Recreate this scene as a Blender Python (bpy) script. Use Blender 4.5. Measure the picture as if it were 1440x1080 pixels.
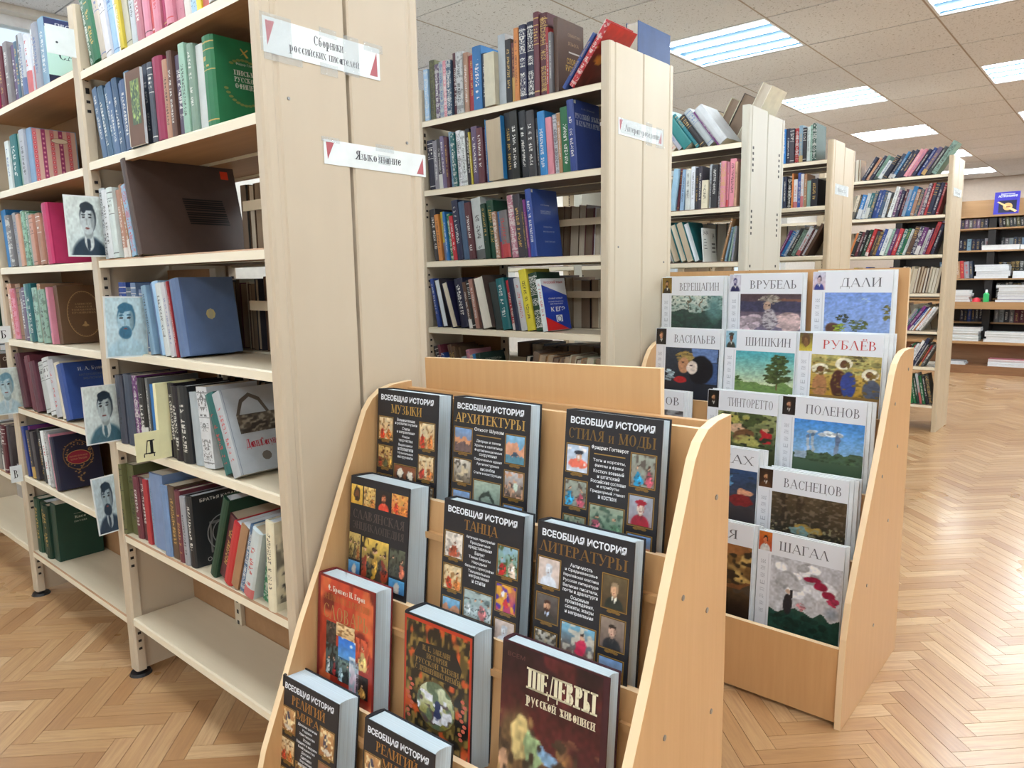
import bpy, math, random
import numpy as np
from mathutils import Matrix, Vector, Euler
random.seed(7)
SC = bpy.context.scene
for o in list(bpy.data.objects): bpy.data.objects.remove(o)
COL = SC.collection
# ------------------------------------------------------------------ camera
FPX = 1021.3; YAW = math.radians(40.795); PIT = math.radians(8.322); ROL = math.radians(0.9157); CAMH = 1.25
def cam_axes():
    cy, sy, cp, sp = math.cos(YAW), math.sin(YAW), math.cos(PIT), math.sin(PIT)
    f = Vector((-sy*cp, cy*cp, -sp)); r = Vector((cy, sy, 0)); d = f.cross(r)
    c, s = math.cos(ROL), math.sin(ROL)
    return c*r+s*d, -s*r+c*d, f
RT, DN, FW = cam_axes()
CP = Vector((0, 0, CAMH))
cam = bpy.data.objects.new('camera', bpy.data.cameras.new('camera')); COL.objects.link(cam)
cam.data.sensor_fit = 'HORIZONTAL'; cam.data.sensor_width = 36; cam.data.lens = FPX/1440*36; cam.data.clip_start = .02
cam.matrix_world = Matrix(((RT.x, -DN.x, -FW.x, 0), (RT.y, -DN.y, -FW.y, 0), (RT.z, -DN.z, -FW.z, CAMH), (0, 0, 0, 1)))
SC.camera = cam
# ------------------------------------------------------------------ world, exposure
SC.view_settings.view_transform = 'Standard'; SC.view_settings.look = 'None'
SC.view_settings.gamma = 1; SC.view_settings.use_curve_mapping = False
SC.view_settings.exposure = 0.0
W = bpy.data.worlds.new('world'); SC.world = W; W.use_nodes = True
bg = W.node_tree.nodes['Background']; bg.inputs[0].default_value = (.80, .92, 1, 1); bg.inputs[1].default_value = 1.15
GLOW_TUBE = 46.0; GLOW_PANEL = .75
# ------------------------------------------------------------------ helpers: pixels of the calibrated view to world points
def ray(x, y): return RT*((x-720)/FPX)+DN*((y-540)/FPX)+FW
def on(x, y, ax, val):
    d = ray(x, y); return CP+d*((val-CP[ax])/d[ax])
def X_at(px, Y, z):
    lo, hi = -6.0, 2.0
    for _ in range(40):
        m = (lo+hi)/2; v = Vector((m, Y, z))-CP
        if 720+FPX*v.dot(RT)/v.dot(FW) < px: lo = m
        else: hi = m
    return (lo+hi)/2
def lin(c): return tuple(((v/255)/12.92 if v/255 <= .04045 else ((v/255+.055)/1.055)**2.4) for v in c[:3])
def L4(c): return lin(c)+(1,)
# ------------------------------------------------------------------ materials
class NT:
    def __init__(s, name):
        s.m = bpy.data.materials.new(name); s.m.use_nodes = True; s.t = s.m.node_tree; s.n = s.t.nodes
        s.b = s.n['Principled BSDF']
    def node(s, typ, **k):
        n = s.n.new(typ)
        for a, v in k.items(): setattr(n, a, v)
        return n
    def put(s, sock, v):
        if isinstance(v, bpy.types.NodeSocket): s.t.links.new(v, sock)
        elif v is not None: sock.default_value = v
    def M(s, op, a, b=None, c=None):
        n = s.node('ShaderNodeMath', operation=op)
        for i, v in enumerate((a, b, c)):
            if v is not None: s.put(n.inputs[i], v)
        return n.outputs[0]
    def mix(s, f, a, b):
        n = s.node('ShaderNodeMix', data_type='RGBA'); s.put(n.inputs[0], f); s.put(n.inputs[6], a); s.put(n.inputs[7], b); return n.outputs[2]
    def noise(s, vec, scale, detail=3, rough=.5):
        n = s.node('ShaderNodeTexNoise'); s.put(n.inputs['Vector'], vec); n.inputs['Scale'].default_value = scale
        n.inputs['Detail'].default_value = detail; n.inputs['Roughness'].default_value = rough; return n.outputs[0]
    def mapping(s, vec, scale=(1, 1, 1), rot=(0, 0, 0)):
        n = s.node('ShaderNodeMapping'); s.put(n.inputs[0], vec); n.inputs['Scale'].default_value = scale; n.inputs['Rotation'].default_value = rot; return n.outputs[0]
    def ramp(s, f, stops):
        n = s.node('ShaderNodeValToRGB'); s.put(n.inputs[0], f); e = n.color_ramp.elements
        e[0].position, e[0].color = stops[0]; e[1].position, e[1].color = stops[-1]
        for p, c in stops[1:-1]: x = e.new(p); x.color = c
        return n.outputs[0]
    def bump(s, h, d, strength=1.0):
        n = s.node('ShaderNodeBump'); s.put(n.inputs['Height'], h); n.inputs['Distance'].default_value = d; n.inputs['Strength'].default_value = strength
        s.t.links.new(n.outputs[0], s.b.inputs['Normal'])
def laminate(name, c1, c2, scale=(60, 60, 3), rough=.42, amt=.5, vary=0):
    k = NT(name); co = k.node('ShaderNodeTexCoord').outputs['Object']
    g = k.noise(k.mapping(co, scale), 1.0, 5, .6); g2 = k.noise(co, 2.5, 3)
    f = k.M('MULTIPLY_ADD', k.M('SUBTRACT', g, .5), amt*3, .5); f = k.M('ADD', f, k.M('MULTIPLY', k.M('SUBTRACT', g2, .5), .8))
    n = k.node('ShaderNodeClamp'); k.put(n.inputs[0], f)
    k.put(k.b.inputs['Base Color'], k.mix(n.outputs[0], L4(c1), L4(c2))); k.b.inputs['Roughness'].default_value = rough
    k.bump(g, .0004, .5); return k.m
MAT = {}
MAT['case_beige'] = laminate('case_beige', (190, 174, 151), (202, 187, 164), (8, 8, 1.5), .4, .3)
MAT['case_light'] = laminate('case_light', (196, 183, 160), (208, 196, 174), (8, 8, 1.5), .4, .3)
MAT['case_grey'] = laminate('case_grey', (186, 182, 168), (198, 195, 182), (8, 8, 1.5), .4, .3)
MAT['case_wood'] = laminate('case_wood', (192, 174, 146), (204, 187, 160), (30, 30, 2), .42, .4)
MAT['shelf_top'] = laminate('shelf_top', (204, 188, 161), (216, 202, 176), (3, 40, 40), .38, .3)
MAT['shelf_edge'] = laminate('shelf_edge', (230, 218, 192), (240, 231, 210), (3, 40, 40), .35, .3)
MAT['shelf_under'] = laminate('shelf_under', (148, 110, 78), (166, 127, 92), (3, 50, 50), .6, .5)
MAT['under_dark'] = laminate('under_dark', (92, 68, 52), (110, 84, 64), (3, 50, 50), .6, .5)  # darker copy of the underside, paints deeper shade into the farther cases
MAT['hardboard'] = laminate('hardboard', (150, 110, 74), (168, 128, 90), (40, 40, 40), .6, .4)
MAT['beech'] = laminate('beech', (200, 154, 104), (211, 167, 117), (70, 70, 4), .38, .5)
MAT['beech_edge'] = laminate('beech_edge', (232, 202, 160), (240, 212, 172), (20, 20, 3), .4, .3)
MAT['brown_wood'] = laminate('brown_wood', (126, 88, 58), (150, 108, 74), (3, 40, 40), .45, .6)
MAT['tan_wood'] = laminate('tan_wood', (164, 126, 84), (180, 140, 98), (3, 40, 40), .45, .6)
def plain(name, c, rough=.5, metal=0, spec=.5):
    k = NT(name); co = k.node('ShaderNodeTexCoord').outputs['Object']; g = k.noise(co, 30, 2)
    a = tuple(min(255, v*.95) for v in c); b = tuple(min(255, v*1.04) for v in c)
    k.put(k.b.inputs['Base Color'], k.mix(g, L4(a), L4(b))); k.b.inputs['Roughness'].default_value = rough; k.b.inputs['Metallic'].default_value = metal
    k.b.inputs['Specular IOR Level'].default_value = spec; return k.m
MAT['black_plastic'] = plain('black_plastic', (30, 30, 32), .35)
MAT['dark_metal'] = plain('dark_metal', (38, 34, 34), .45, .3)
MAT['steel'] = plain('steel', (150, 150, 150), .3, .9)
MAT['white_paint'] = plain('white_paint', (232, 234, 238), .4)
MAT['blue_paint'] = plain('blue_paint', (120, 125, 175), .4)
MAT['wall'] = plain('wall_paint', (196, 178, 162), .8)
MAT['wall_light'] = plain('wall_light', (226, 222, 214), .8)
MAT['card'] = plain('card_stock', (226, 232, 232), .45)
MAT['yellow_card'] = plain('yellow_card', (228, 224, 178), .6)
MAT['bark'] = plain('bark', (90, 75, 60), .9)
MAT['leaf'] = plain('leaf', (96, 150, 70), .7)
MAT['green_plastic'] = plain('green_plastic', (60, 190, 110), .3)
MAT['red_plastic'] = plain('red_plastic', (215, 40, 60), .35)
# printed ink: colour from the mesh's own print colours
k = NT('print'); a = k.node('ShaderNodeAttribute', attribute_name='col'); k.put(k.b.inputs['Base Color'], a.outputs['Color']); k.b.inputs['Roughness'].default_value = .32; MAT['print'] = k.m
k = NT('gold_print'); a = k.node('ShaderNodeAttribute', attribute_name='col'); k.put(k.b.inputs['Base Color'], a.outputs['Color']); k.b.inputs['Roughness'].default_value = .4; k.b.inputs['Metallic'].default_value = .35; MAT['gold_print'] = k.m
# clear crinkled tape
k = NT('tape'); co = k.node('ShaderNodeTexCoord').outputs['Object']; g = k.noise(co, 220, 4, .7)
k.put(k.b.inputs['Base Color'], L4((225, 235, 240))); k.b.inputs['Roughness'].default_value = .12; k.b.inputs['Alpha'].default_value = .16
k.bump(g, .004, 1.0); MAT['tape'] = k.m
# page block
def page_mat():
    k = NT('paper_pages'); co = k.node('ShaderNodeTexCoord').outputs['Object']
    g = k.noise(k.mapping(co, (900, 1, 1)), 1, 2); oi = k.node('ShaderNodeObjectInfo')
    x = k.node('ShaderNodeVectorMath', operation='ADD'); k.put(x.inputs[0], oi.outputs['Color']); k.put(x.inputs[1], k.node('ShaderNodeAttribute', attribute_name='b_col').outputs['Color'])
    k.put(k.b.inputs['Base Color'], k.mix(k.M('MULTIPLY', g, .35), x.outputs[0], L4((120, 105, 90)))); k.b.inputs['Roughness'].default_value = .8
    k.bump(g, .0006, .6); return k.m
MAT['pages'] = page_mat()
# book binding: base colour = object colour, spine print from the object's own ink / style
def book_mat():
    k = NT('book_binding'); oi = k.node('ShaderNodeObjectInfo')
    uv = k.node('ShaderNodeUVMap'); uv.uv_map = 'UVMap'; sp = k.node('ShaderNodeSeparateXYZ'); k.put(sp.inputs[0], uv.outputs[0])
    u, v = sp.outputs[0], sp.outputs[1]
    def at(n): x = k.node('ShaderNodeAttribute', attribute_type='OBJECT', attribute_name=n); return x
    def ga(n): return k.node('ShaderNodeAttribute', attribute_name=n)
    def vadd(a, b): x = k.node('ShaderNodeVectorMath', operation='ADD'); k.put(x.inputs[0], a); k.put(x.inputs[1], b); return x.outputs[0]
    ink = vadd(at('ink').outputs['Color'], ga('b_ink').outputs['Color']); st = k.M('ADD', at('style').outputs['Fac'], ga('b_style').outputs['Fac']); asp = k.M('ADD', at('aspect').outputs['Fac'], ga('b_aspect').outputs['Fac'])
    rnd = k.M('FRACT', k.M('ADD', oi.outputs['Random'], ga('b_rnd').outputs['Fac'])); ocol = vadd(oi.outputs['Color'], ga('b_col').outputs['Color'])
    def wn(x, y, z=None):
        c = k.node('ShaderNodeCombineXYZ'); k.put(c.inputs[0], x); k.put(c.inputs[1], y); k.put(c.inputs[2], z if z is not None else rnd)
        w = k.node('ShaderNodeTexWhiteNoise'); k.put(w.inputs[0], c.outputs[0]); return w.outputs[0]
    M = k.M
    def rng(x, a, b): return M('MULTIPLY', M('GREATER_THAN', x, a), M('LESS_THAN', x, b))
    vn = M('DIVIDE', v, asp)
    onsp = rng(u, 0.0, 1.0)
    # vertical lettering
    ln = M('DIVIDE', v, .27); ci = M('FLOOR', ln); fx = M('FLOOR', M('MULTIPLY', M('FRACT', ln), 4.0))
    row = M('FLOOR', M('MULTIPLY', u, 10.0))
    g1 = M('GREATER_THAN', wn(M('ADD', M('MULTIPLY', ci, 4.0), fx), row), .42)
    g1 = M('MULTIPLY', g1, M('LESS_THAN', fx, 2.5)); g1 = M('MULTIPLY', g1, rng(u, .30, .70)); g1 = M('MULTIPLY', g1, M('GREATER_THAN', wn(ci, 3.3), .16))
    lo = M('MULTIPLY_ADD', rnd, .18, .12); g1 = M('MULTIPLY', g1, rng(vn, lo, M('ADD', lo, .62)))
    # bands and a small cross title
    b2 = M('ADD', rng(vn, .06, .075), rng(vn, .92, .935)); b2 = M('ADD', b2, rng(vn, .62, .63)); b2 = M('ADD', b2, rng(vn, .84, .85))
    r2 = M('FLOOR', M('MULTIPLY', v, 5.0)); c2 = M('FLOOR', M('MULTIPLY', u, 9.0))
    g2 = M('MULTIPLY', M('GREATER_THAN', wn(c2, r2), .45), M('MULTIPLY', rng(u, .18, .84), rng(vn, .66, .82)))
    g2 = M('MULTIPLY', g2, M('GREATER_THAN', M('MODULO', r2, 2.0), .5)); g2 = M('MAXIMUM', g2, M('MINIMUM', b2, 1.0))
    # gilt ornament
    c3 = k.node('ShaderNodeCombineXYZ'); k.put(c3.inputs[0], M('ABSOLUTE', M('SUBTRACT', u, .5))); k.put(c3.inputs[1], v); k.put(c3.inputs[2], rnd)
    g3 = M('GREATER_THAN', k.noise(c3.outputs[0], 7.0, 2, .7), .52); g3 = M('MULTIPLY', g3, rng(u, .12, .88))
    g3 = M('MULTIPLY', g3, M('ADD', rng(vn, .05, .36), M('ADD', rng(vn, .44, .56), rng(vn, .64, .95)))); g3 = M('MAXIMUM', g3, M('MULTIPLY', b2, .9))
    # colour block at foot or head + lettering
    g4 = M('MAXIMUM', M('LESS_THAN', vn, M('MULTIPLY_ADD', rnd, .3, .12)), M('MULTIPLY', g1, 1.0))
    # photographic jacket: soft blotches and lettering
    g5 = M('MAXIMUM', M('MULTIPLY', M('GREATER_THAN', k.noise(c3.outputs[0], 2.2, 3, .6), .53), .6), g1)
    def sel(g, i): return M('MULTIPLY', g, rng(st, i-.5, i+.5))
    m = M('ADD', sel(g1, 1), M('ADD', sel(g2, 2), M('ADD', sel(g3, 3), M('ADD', sel(g4, 4), sel(g5, 5)))))
    m = M('MULTIPLY', M('MULTIPLY', M('MINIMUM', m, 1.0), .8), onsp)
    co = k.node('ShaderNodeTexCoord').outputs['Object']
    wear = k.noise(co, 18, 4, .6); hsv = k.node('ShaderNodeHueSaturation'); k.put(hsv.inputs['Value'], M('MULTIPLY_ADD', wear, .5, .76)); k.put(hsv.inputs['Color'], ocol)
    k.put(k.b.inputs['Base Color'], k.mix(m, hsv.outputs[0], ink)); k.b.inputs['Roughness'].default_value = .48
    k.bump(k.noise(co, 900, 2), .0004, .35); return k.m
MAT['book'] = book_mat()
# parquet plank: colour by plank, grain along its length
k = NT('parquet'); co = k.node('ShaderNodeTexCoord').outputs['Object']; oi = k.node('ShaderNodeObjectInfo')
rnd = k.node('ShaderNodeAttribute', attribute_name='tone').outputs['Fac']; rr = k.M('FRACT', k.M('ADD', rnd, oi.outputs['Random']))
cx = k.node('ShaderNodeCombineXYZ'); k.put(cx.inputs[2], k.M('MULTIPLY', rr, 37.0)); va = k.node('ShaderNodeVectorMath', operation='ADD'); k.put(va.inputs[0], k.node('ShaderNodeUVMap').outputs[0]); k.put(va.inputs[1], cx.outputs[0])
g = k.noise(k.mapping(va.outputs[0], (7, 95, 1)), 1, 5, .65); g2 = k.noise(k.mapping(va.outputs[0], (3, 22, 1)), 1, 3, .6)
base = k.ramp(rr, [(0, L4((174, 130, 86))), (.3, L4((205, 166, 118))), (.55, L4((189, 146, 100))), (.8, L4((217, 182, 137))), (1, L4((181, 136, 92)))])
gs = k.ramp(g, [(.38, (0, 0, 0, 1)), (.66, (1, 1, 1, 1))]); c = k.mix(k.M('MULTIPLY', k.M('ADD', gs, k.M('MULTIPLY', g2, .4)), .42), base, L4((150, 106, 74)))
k.put(k.b.inputs['Base Color'], c); wp = k.node('ShaderNodeTexCoord').outputs['Object']; geo = k.node('ShaderNodeNewGeometry').outputs['Position']
sm = k.noise(geo, 1.6, 3, .6); k.put(k.b.inputs['Roughness'], k.M('MULTIPLY_ADD', sm, .2, .2)); k.b.inputs['Specular IOR Level'].default_value = .6; k.b.inputs['Coat Weight'].default_value = .35; k.b.inputs['Coat Roughness'].default_value = .16
k.bump(k.M('ADD', g, k.M('MULTIPLY', k.noise(geo, 14, 3), 1.5)), .0009, .5); MAT['parquet'] = k.m
# ceiling tile: speckled mineral board
k = NT('ceiling_tile'); geo = k.node('ShaderNodeNewGeometry').outputs['Position']; g = k.noise(geo, 75, 3, .75); g2 = k.noise(geo, 260, 2, .7)
c = k.mix(k.M('LESS_THAN', g, .37), L4((226, 227, 231)), L4((136, 130, 128))); c = k.mix(k.M('MULTIPLY', k.M('LESS_THAN', g2, .4), .35), c, L4((140, 125, 115)))
k.put(k.b.inputs['Base Color'], c); k.b.inputs['Roughness'].default_value = .9; k.bump(g, .002, .4); MAT['ceiling_tile'] = k.m
def emit(name, c, s):
    k = NT(name); k.put(k.b.inputs['Base Color'], L4(c)); k.put(k.b.inputs['Emission Color'], L4(c)); k.b.inputs['Emission Strength'].default_value = s; return k.m
MAT['tube'] = emit('lamp_tube', (240, 250, 255), GLOW_TUBE); MAT['louvre'] = emit('lamp_louvre', (84, 176, 236), GLOW_PANEL); MAT['louvre'].node_tree.nodes['Principled BSDF'].inputs['Base Color'].default_value = (.01, .03, .05, 1)
k = NT('window_glass'); k.b.inputs['Base Color'].default_value = (.95, .98, 1, 1); k.b.inputs['Roughness'].default_value = .02; k.b.inputs['Transmission Weight'].default_value = 1; k.b.inputs['IOR'].default_value = 1.02; MAT['glass'] = k.m
# ------------------------------------------------------------------ mesh helpers
class MB:
    def __init__(s): s.v = []; s.f = []; s.mi = []; s.uv = []
    def poly_prism(s, pts, axis, a, b, mi=0, caps=None):
        # pts: 2D outline, extruded along axis from a to b
        def P(p, h):
            if axis == 2: return (p[0], p[1], h)
            if axis == 0: return (h, p[0], p[1])
            return (p[0], h, p[1])
        n = len(pts); o = len(s.v); s.v += [P(p, a) for p in pts]+[P(p, b) for p in pts]
        for i in range(n):
            j = (i+1) % n; s.f.append((o+i, o+j, o+n+j, o+n+i)); s.mi.append(mi)
        s.f.append(tuple(o+i for i in reversed(range(n)))); s.f.append(tuple(o+n+i for i in range(n))); s.mi += [mi if caps is None else caps]*2
    def box(s, a, b, mi=0, faces=None):
        x0, y0, z0 = a; x1, y1, z1 = b; o = len(s.v)
        s.v += [(x0, y0, z0), (x1, y0, z0), (x1, y1, z0), (x0, y1, z0), (x0, y0, z1), (x1, y0, z1), (x1, y1, z1), (x0, y1, z1)]
        q = [(0, 3, 2, 1), (4, 5, 6, 7), (0, 1, 5, 4), (1, 2, 6, 5), (2, 3, 7, 6), (3, 0, 4, 7)]  # bottom top front(-y) right back left
        s.f += [tuple(o+i for i in t) for t in q]; s.mi += faces if faces else [mi]*6
    def disc(s, c, r, h, n=14, mi=0, axis=2, r2=None):
        r2 = r if r2 is None else r2; o = len(s.v)
        for k_, rr in ((0, r), (h, r2)):
            for i in range(n):
                a = 2*math.pi*i/n; p = [rr*math.cos(a), rr*math.sin(a)]
                if axis == 2: s.v.append((c[0]+p[0], c[1]+p[1], c[2]+k_))
                elif axis == 0: s.v.append((c[0]+k_, c[1]+p[0], c[2]+p[1]))
                else: s.v.append((c[0]+p[0], c[1]+k_, c[2]+p[1]))
        for i in range(n): s.f.append((o+i, o+(i+1) % n, o+n+(i+1) % n, o+n+i)); s.mi.append(mi)
        s.f.append(tuple(o+i for i in reversed(range(n)))); s.f.append(tuple(o+n+i for i in range(n))); s.mi += [mi, mi]
    def mesh(s, name, mats):
        m = bpy.data.meshes.new(name); m.from_pydata(s.v, [], s.f); m.update()
        for k_ in mats: m.materials.append(MAT[k_] if isinstance(k_, str) else k_)
        if len(mats) > 1: m.polygons.foreach_set('material_index', s.mi)
        return m
    def build(s, name, mats, parent=None, loc=None, bevel=0):
        if not isinstance(mats, (list, tuple)): mats = [mats]
        o = link(name, s.mesh(name, mats), parent)
        if loc: o.location = loc
        if bevel:
            md = o.modifiers.new('edge', 'BEVEL'); md.width = bevel; md.segments = 2; md.limit_method = 'ANGLE'
        return o
def link(name, data, parent=None):
    o = bpy.data.objects.new(name, data); COL.objects.link(o)
    if parent: o.parent = parent
    return o
LABELS = {}
def tag(o, label, cat, group=None, kind=None):
    o['label'] = label; o['category'] = cat
    if group: o['group'] = group
    if kind: o['kind'] = kind
    LABELS.setdefault(label, []).append(o.name); return o
def thing(name, label, cat, loc=(0, 0, 0), rz=0, group=None):
    o = link(name, None); o.location = loc; o.rotation_euler = (0, 0, rz); o.empty_display_size = .05; return tag(o, label, cat, group)
def struct(name, mb, mats, parent=None):
    o = mb.build(name, mats, parent)
    if not parent: o['kind'] = 'structure'
    return o
# ------------------------------------------------------------------ flat print: 2D shapes on a +X facing side
SERIF = {}
def _glyphs():
    T, t = .15, .05
    V = lambda x, y0=0, y1=1: [('v', x, y0, y1)]
    G = {}
    G['А'] = (.82, [('d', .05, 0, .40, 1, t), ('d', .40, 1, .74, 0, T), ('h', .17, .6, .33), ('s', .05, 0), ('s', .74, 0)])
    G['Б'] = (.66, V(.13)+[('h', .1, .58, 1), ('k', .58, .8, 1), ('a', .28, .28, .30, .28, -90, 90), ('h', .13, .3, .56), ('h', .13, .3, 0)])
    G['В'] = (.70, V(.13)+[('a', .26, .77, .25, .23, -90, 90), ('a', .28, .27, .32, .27, -90, 90), ('h', .13, .28, 1), ('h', .13, .3, .54), ('h', .13, .3, 0)])
    G['Г'] = (.60, V(.13)+[('h', .13, .56, 1), ('k', .56, .78, 1)])
    G['Д'] = (.84, [('d', .16, .03, .34, 1, t), ('v', .64, 0, 1), ('h', .3, .66, 1), ('h', .02, .80, .02), ('k', .02, -.2, .02), ('k', .80, -.2, .02)])
    G['Е'] = (.62, V(.13)+[('h', .13, .56, 1), ('h', .13, .46, .52), ('h', .13, .58, 0), ('k', .56, .8, 1), ('k', .58, 0, .2), ('k', .46, .42, .62)])
    G['Ё'] = (.62, G['Е'][1]+[('o', .25, 1.18), ('o', .47, 1.18)])
    G['Ж'] = (1.0, V(.48)+[('d', .08, 1, .44, .5, T*.7), ('d', .88, 1, .52, .5, t), ('d', .05, 0, .42, .5, t), ('d', .92, 0, .52, .5, T)])
    G['З'] = (.60, [('a', .24, .76, .24, .24, -90, 140), ('a', .24, .27, .30, .27, -140, 90), ('h', .14, .28, .53)])
    G['И'] = (.82, V(.13)+V(.67)+[('d', .13, .05, .67, .95, t)])
    G['Й'] = (.82, G['И'][1]+[('a', .4, 1.22, .14, .12, 200, 340)])
    G['К'] = (.74, V(.13)+[('d', .18, .48, .56, 1, t), ('d', .28, .6, .68, 0, T), ('s', .56, 1), ('s', .68, 0)])
    G['Л'] = (.80, [('d', .08, 0, .36, 1, t), ('d', .38, 1, .70, 0, T), ('s', .08, 0), ('s', .70, 0)])
    G['М'] = (.98, [('d', .13, 0, .13, 1, t), ('d', .13, 1, .47, .05, T), ('d', .47, .05, .82, 1, t), ('v', .84, 0, 1), ('s', .13, 0), ('s', .13, 1)])
    G['Н'] = (.82, V(.13)+V(.67)+[('h', .13, .67, .52)])
    G['О'] = (.84, [('a', .42, .5, .35, .51, 0, 360)])
    G['П'] = (.82, V(.13)+V(.67)+[('h', .13, .67, 1)])
    G['Р'] = (.64, V(.13)+[('a', .26, .74, .30, .26, -90, 90), ('h', .13, .28, 1), ('h', .13, .28, .48)])
    G['С'] = (.74, [('a', .42, .5, .35, .51, 42, 318), ('k', .69, .72, .95)])
    G['Т'] = (.72, V(.36)+[('h', .04, .68, 1), ('k', .04, .8, 1), ('k', .68, .8, 1)])
    G['У'] = (.76, [('d', .08, 1, .40, .38, T), ('d', .68, 1, .26, 0, t), ('s', .08, 1), ('s', .68, 1), ('o', .2, .06)])
    G['Ф'] = (.86, V(.42)+[('a', .42, .55, .36, .3, 0, 360)])
    G['Х'] = (.80, [('d', .10, 1, .70, 0, T), ('d', .68, 1, .10, 0, t), ('s', .1, 1), ('s', .68, 1), ('s', .1, 0), ('s', .7, 0)])
    G['Ц'] = (.86, V(.13)+V(.67)+[('h', .13, .82, 0), ('k', .82, -.2, .02)])
    G['Ч'] = (.76, V(.62)+[('v', .12, .55, 1), ('h', .12, .62, .5)])
    G['Ш'] = (1.10, V(.13)+V(.54)+V(.95)+[('h', .13, .95, 0)])
    G['Щ'] = (1.14, G['Ш'][1]+[('h', .95, 1.1, 0), ('k', 1.1, -.2, .02)])
    G['Ы'] = (.96, V(.13)+V(.82)+[('a', .26, .26, .26, .26, -90, 90), ('h', .13, .28, .52), ('h', .13, .28, 0)])
    G['Ь'] = (.66, V(.13)+[('a', .28, .26, .28, .26, -90, 90), ('h', .13, .3, .52), ('h', .13, .3, 0)])
    G['Э'] = (.74, [('a', .32, .5, .35, .51, -138, 138), ('h', .25, .66, .5), ('k', .05, .72, .95)])
    G['Ю'] = (1.04, V(.13)+[('a', .66, .5, .30, .51, 0, 360), ('h', .13, .4, .5)])
    G['Я'] = (.70, V(.56)+[('a', .42, .74, .28, .26, 90, 270), ('h', .4, .56, 1), ('h', .4, .56, .48), ('d', .1, 0, .44, .5, T*.8), ('s', .1, 0)])
    G['.'] = (.3, [('o', .12, .06)]); G[','] = (.3, [('o', .12, .02)]); G[' '] = (.42, []); G['-'] = (.4, [('h', .08, .34, .4)])
    G['а'] = (.60, [('a', .25, .3, .2, .3, 0, 360), ('v', .48, 0, .62)]); G['е'] = (.58, [('a', .3, .33, .24, .34, 20, 330), ('h', .08, .5, .36)])
    G['р'] = (.62, [('v', .14, -.3, .66), ('a', .3, .33, .25, .33, -150, 150)]); G['с'] = (.54, [('a', .3, .33, .24, .34, 45, 315)])
    G['о'] = (.62, [('a', .31, .33, .25, .34, 0, 360)]); G['у'] = (.6, [('d', .1, .66, .34, .1, T*.7), ('d', .54, .66, .2, -.28, t)])
    G['б'] = (.62, [('a', .31, .3, .25, .31, 0, 360), ('a', .36, .5, .28, .45, 90, 180), ('h', .34, .56, .97)])
    return G
SERIF = _glyphs()
def serif_polys(txt, weight=1.0):
    """list of quads [(x,y)*4], total width"""
    out = []; x0 = 0
    t = .05*weight; T = .15*weight
    for ch in txt:
        sc = 1.0; g = SERIF.get(ch)
        if g is None:
            g = SERIF.get(ch.upper(), SERIF['О']); sc = .68
        w, prim = g
        for p in prim:
            q = []
            if p[0] == 'v':
                _, x, a, b = p; q = [[(x-T/2, a), (x+T/2, a), (x+T/2, b), (x-T/2, b)]]
                for y in (a, b): yy = y if y == a else y-t; q.append([(x-T*1.05, yy), (x+T*1.05, yy), (x+T*1.05, yy+t), (x-T*1.05, yy+t)])
            elif p[0] == 'h': _, a, b, y = p; yy = y-t if y > .9 else (y if y < .1 else y-t/2); q = [[(a, yy), (b, yy), (b, yy+t), (a, yy+t)]]
            elif p[0] == 'k': _, x, a, b = p; q = [[(x-t/2, a), (x+t/2, a), (x+t/2, b), (x-t/2, b)]]
            elif p[0] == 's': _, x, y = p; yy = y if y < .5 else y-t; q = [[(x-T*.95, yy), (x+T*.95, yy), (x+T*.95, yy+t), (x-T*.95, yy+t)]]
            elif p[0] == 'o': _, x, y = p; q = [[(x-T/2, y-T/2), (x+T/2, y-T/2), (x+T/2, y+T/2), (x-T/2, y+T/2)]]
            elif p[0] == 'd':
                _, a, b, c, d, th = p; th *= weight; q = [[(a-th/2, b), (a+th/2, b), (c+th/2, d), (c-th/2, d)]]
            elif p[0] == 'a':
                _, cx, cy, rx, ry, a0, a1 = p; n = max(4, int(abs(a1-a0)/26)); pr = None
                for i in range(n+1):
                    a = math.radians(a0+(a1-a0)*i/n); th = t+(T-t)*abs(math.cos(a))**1.3
                    co, si = math.cos(a), math.sin(a); o_ = (cx+rx*co, cy+ry*si); i_ = (cx+(rx-th)*co, cy+(ry-th*.7)*si)
                    if pr: q.append([pr[1], pr[0], o_, i_])
                    pr = (o_, i_)
            for poly in q: out.append([(x0+a*sc, b*sc) for a, b in poly])
        x0 += (w+.06)*sc
    return out, x0
SANS = {}
def sans_mesh(txt, bold=.0):
    key = (txt, bold)
    if key not in SANS:
        c = bpy.data.curves.new('lettering', 'FONT'); c.body = txt; c.resolution_u = 1; c.offset = bold; c.align_x = 'LEFT'
        o = bpy.data.objects.new('lettering', c); COL.objects.link(o); bpy.context.view_layer.update()
        m = bpy.data.meshes.new_from_object(o.evaluated_get(bpy.context.evaluated_depsgraph_get()))
        v = np.array([tuple(q.co)[:2] for q in m.vertices]) if len(m.vertices) else np.zeros((0, 2)); f = [tuple(p.vertices) for p in m.polygons]
        bpy.data.objects.remove(o); bpy.data.curves.remove(c); bpy.data.meshes.remove(m); SANS[key] = (v, f)
    return SANS[key]
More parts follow.
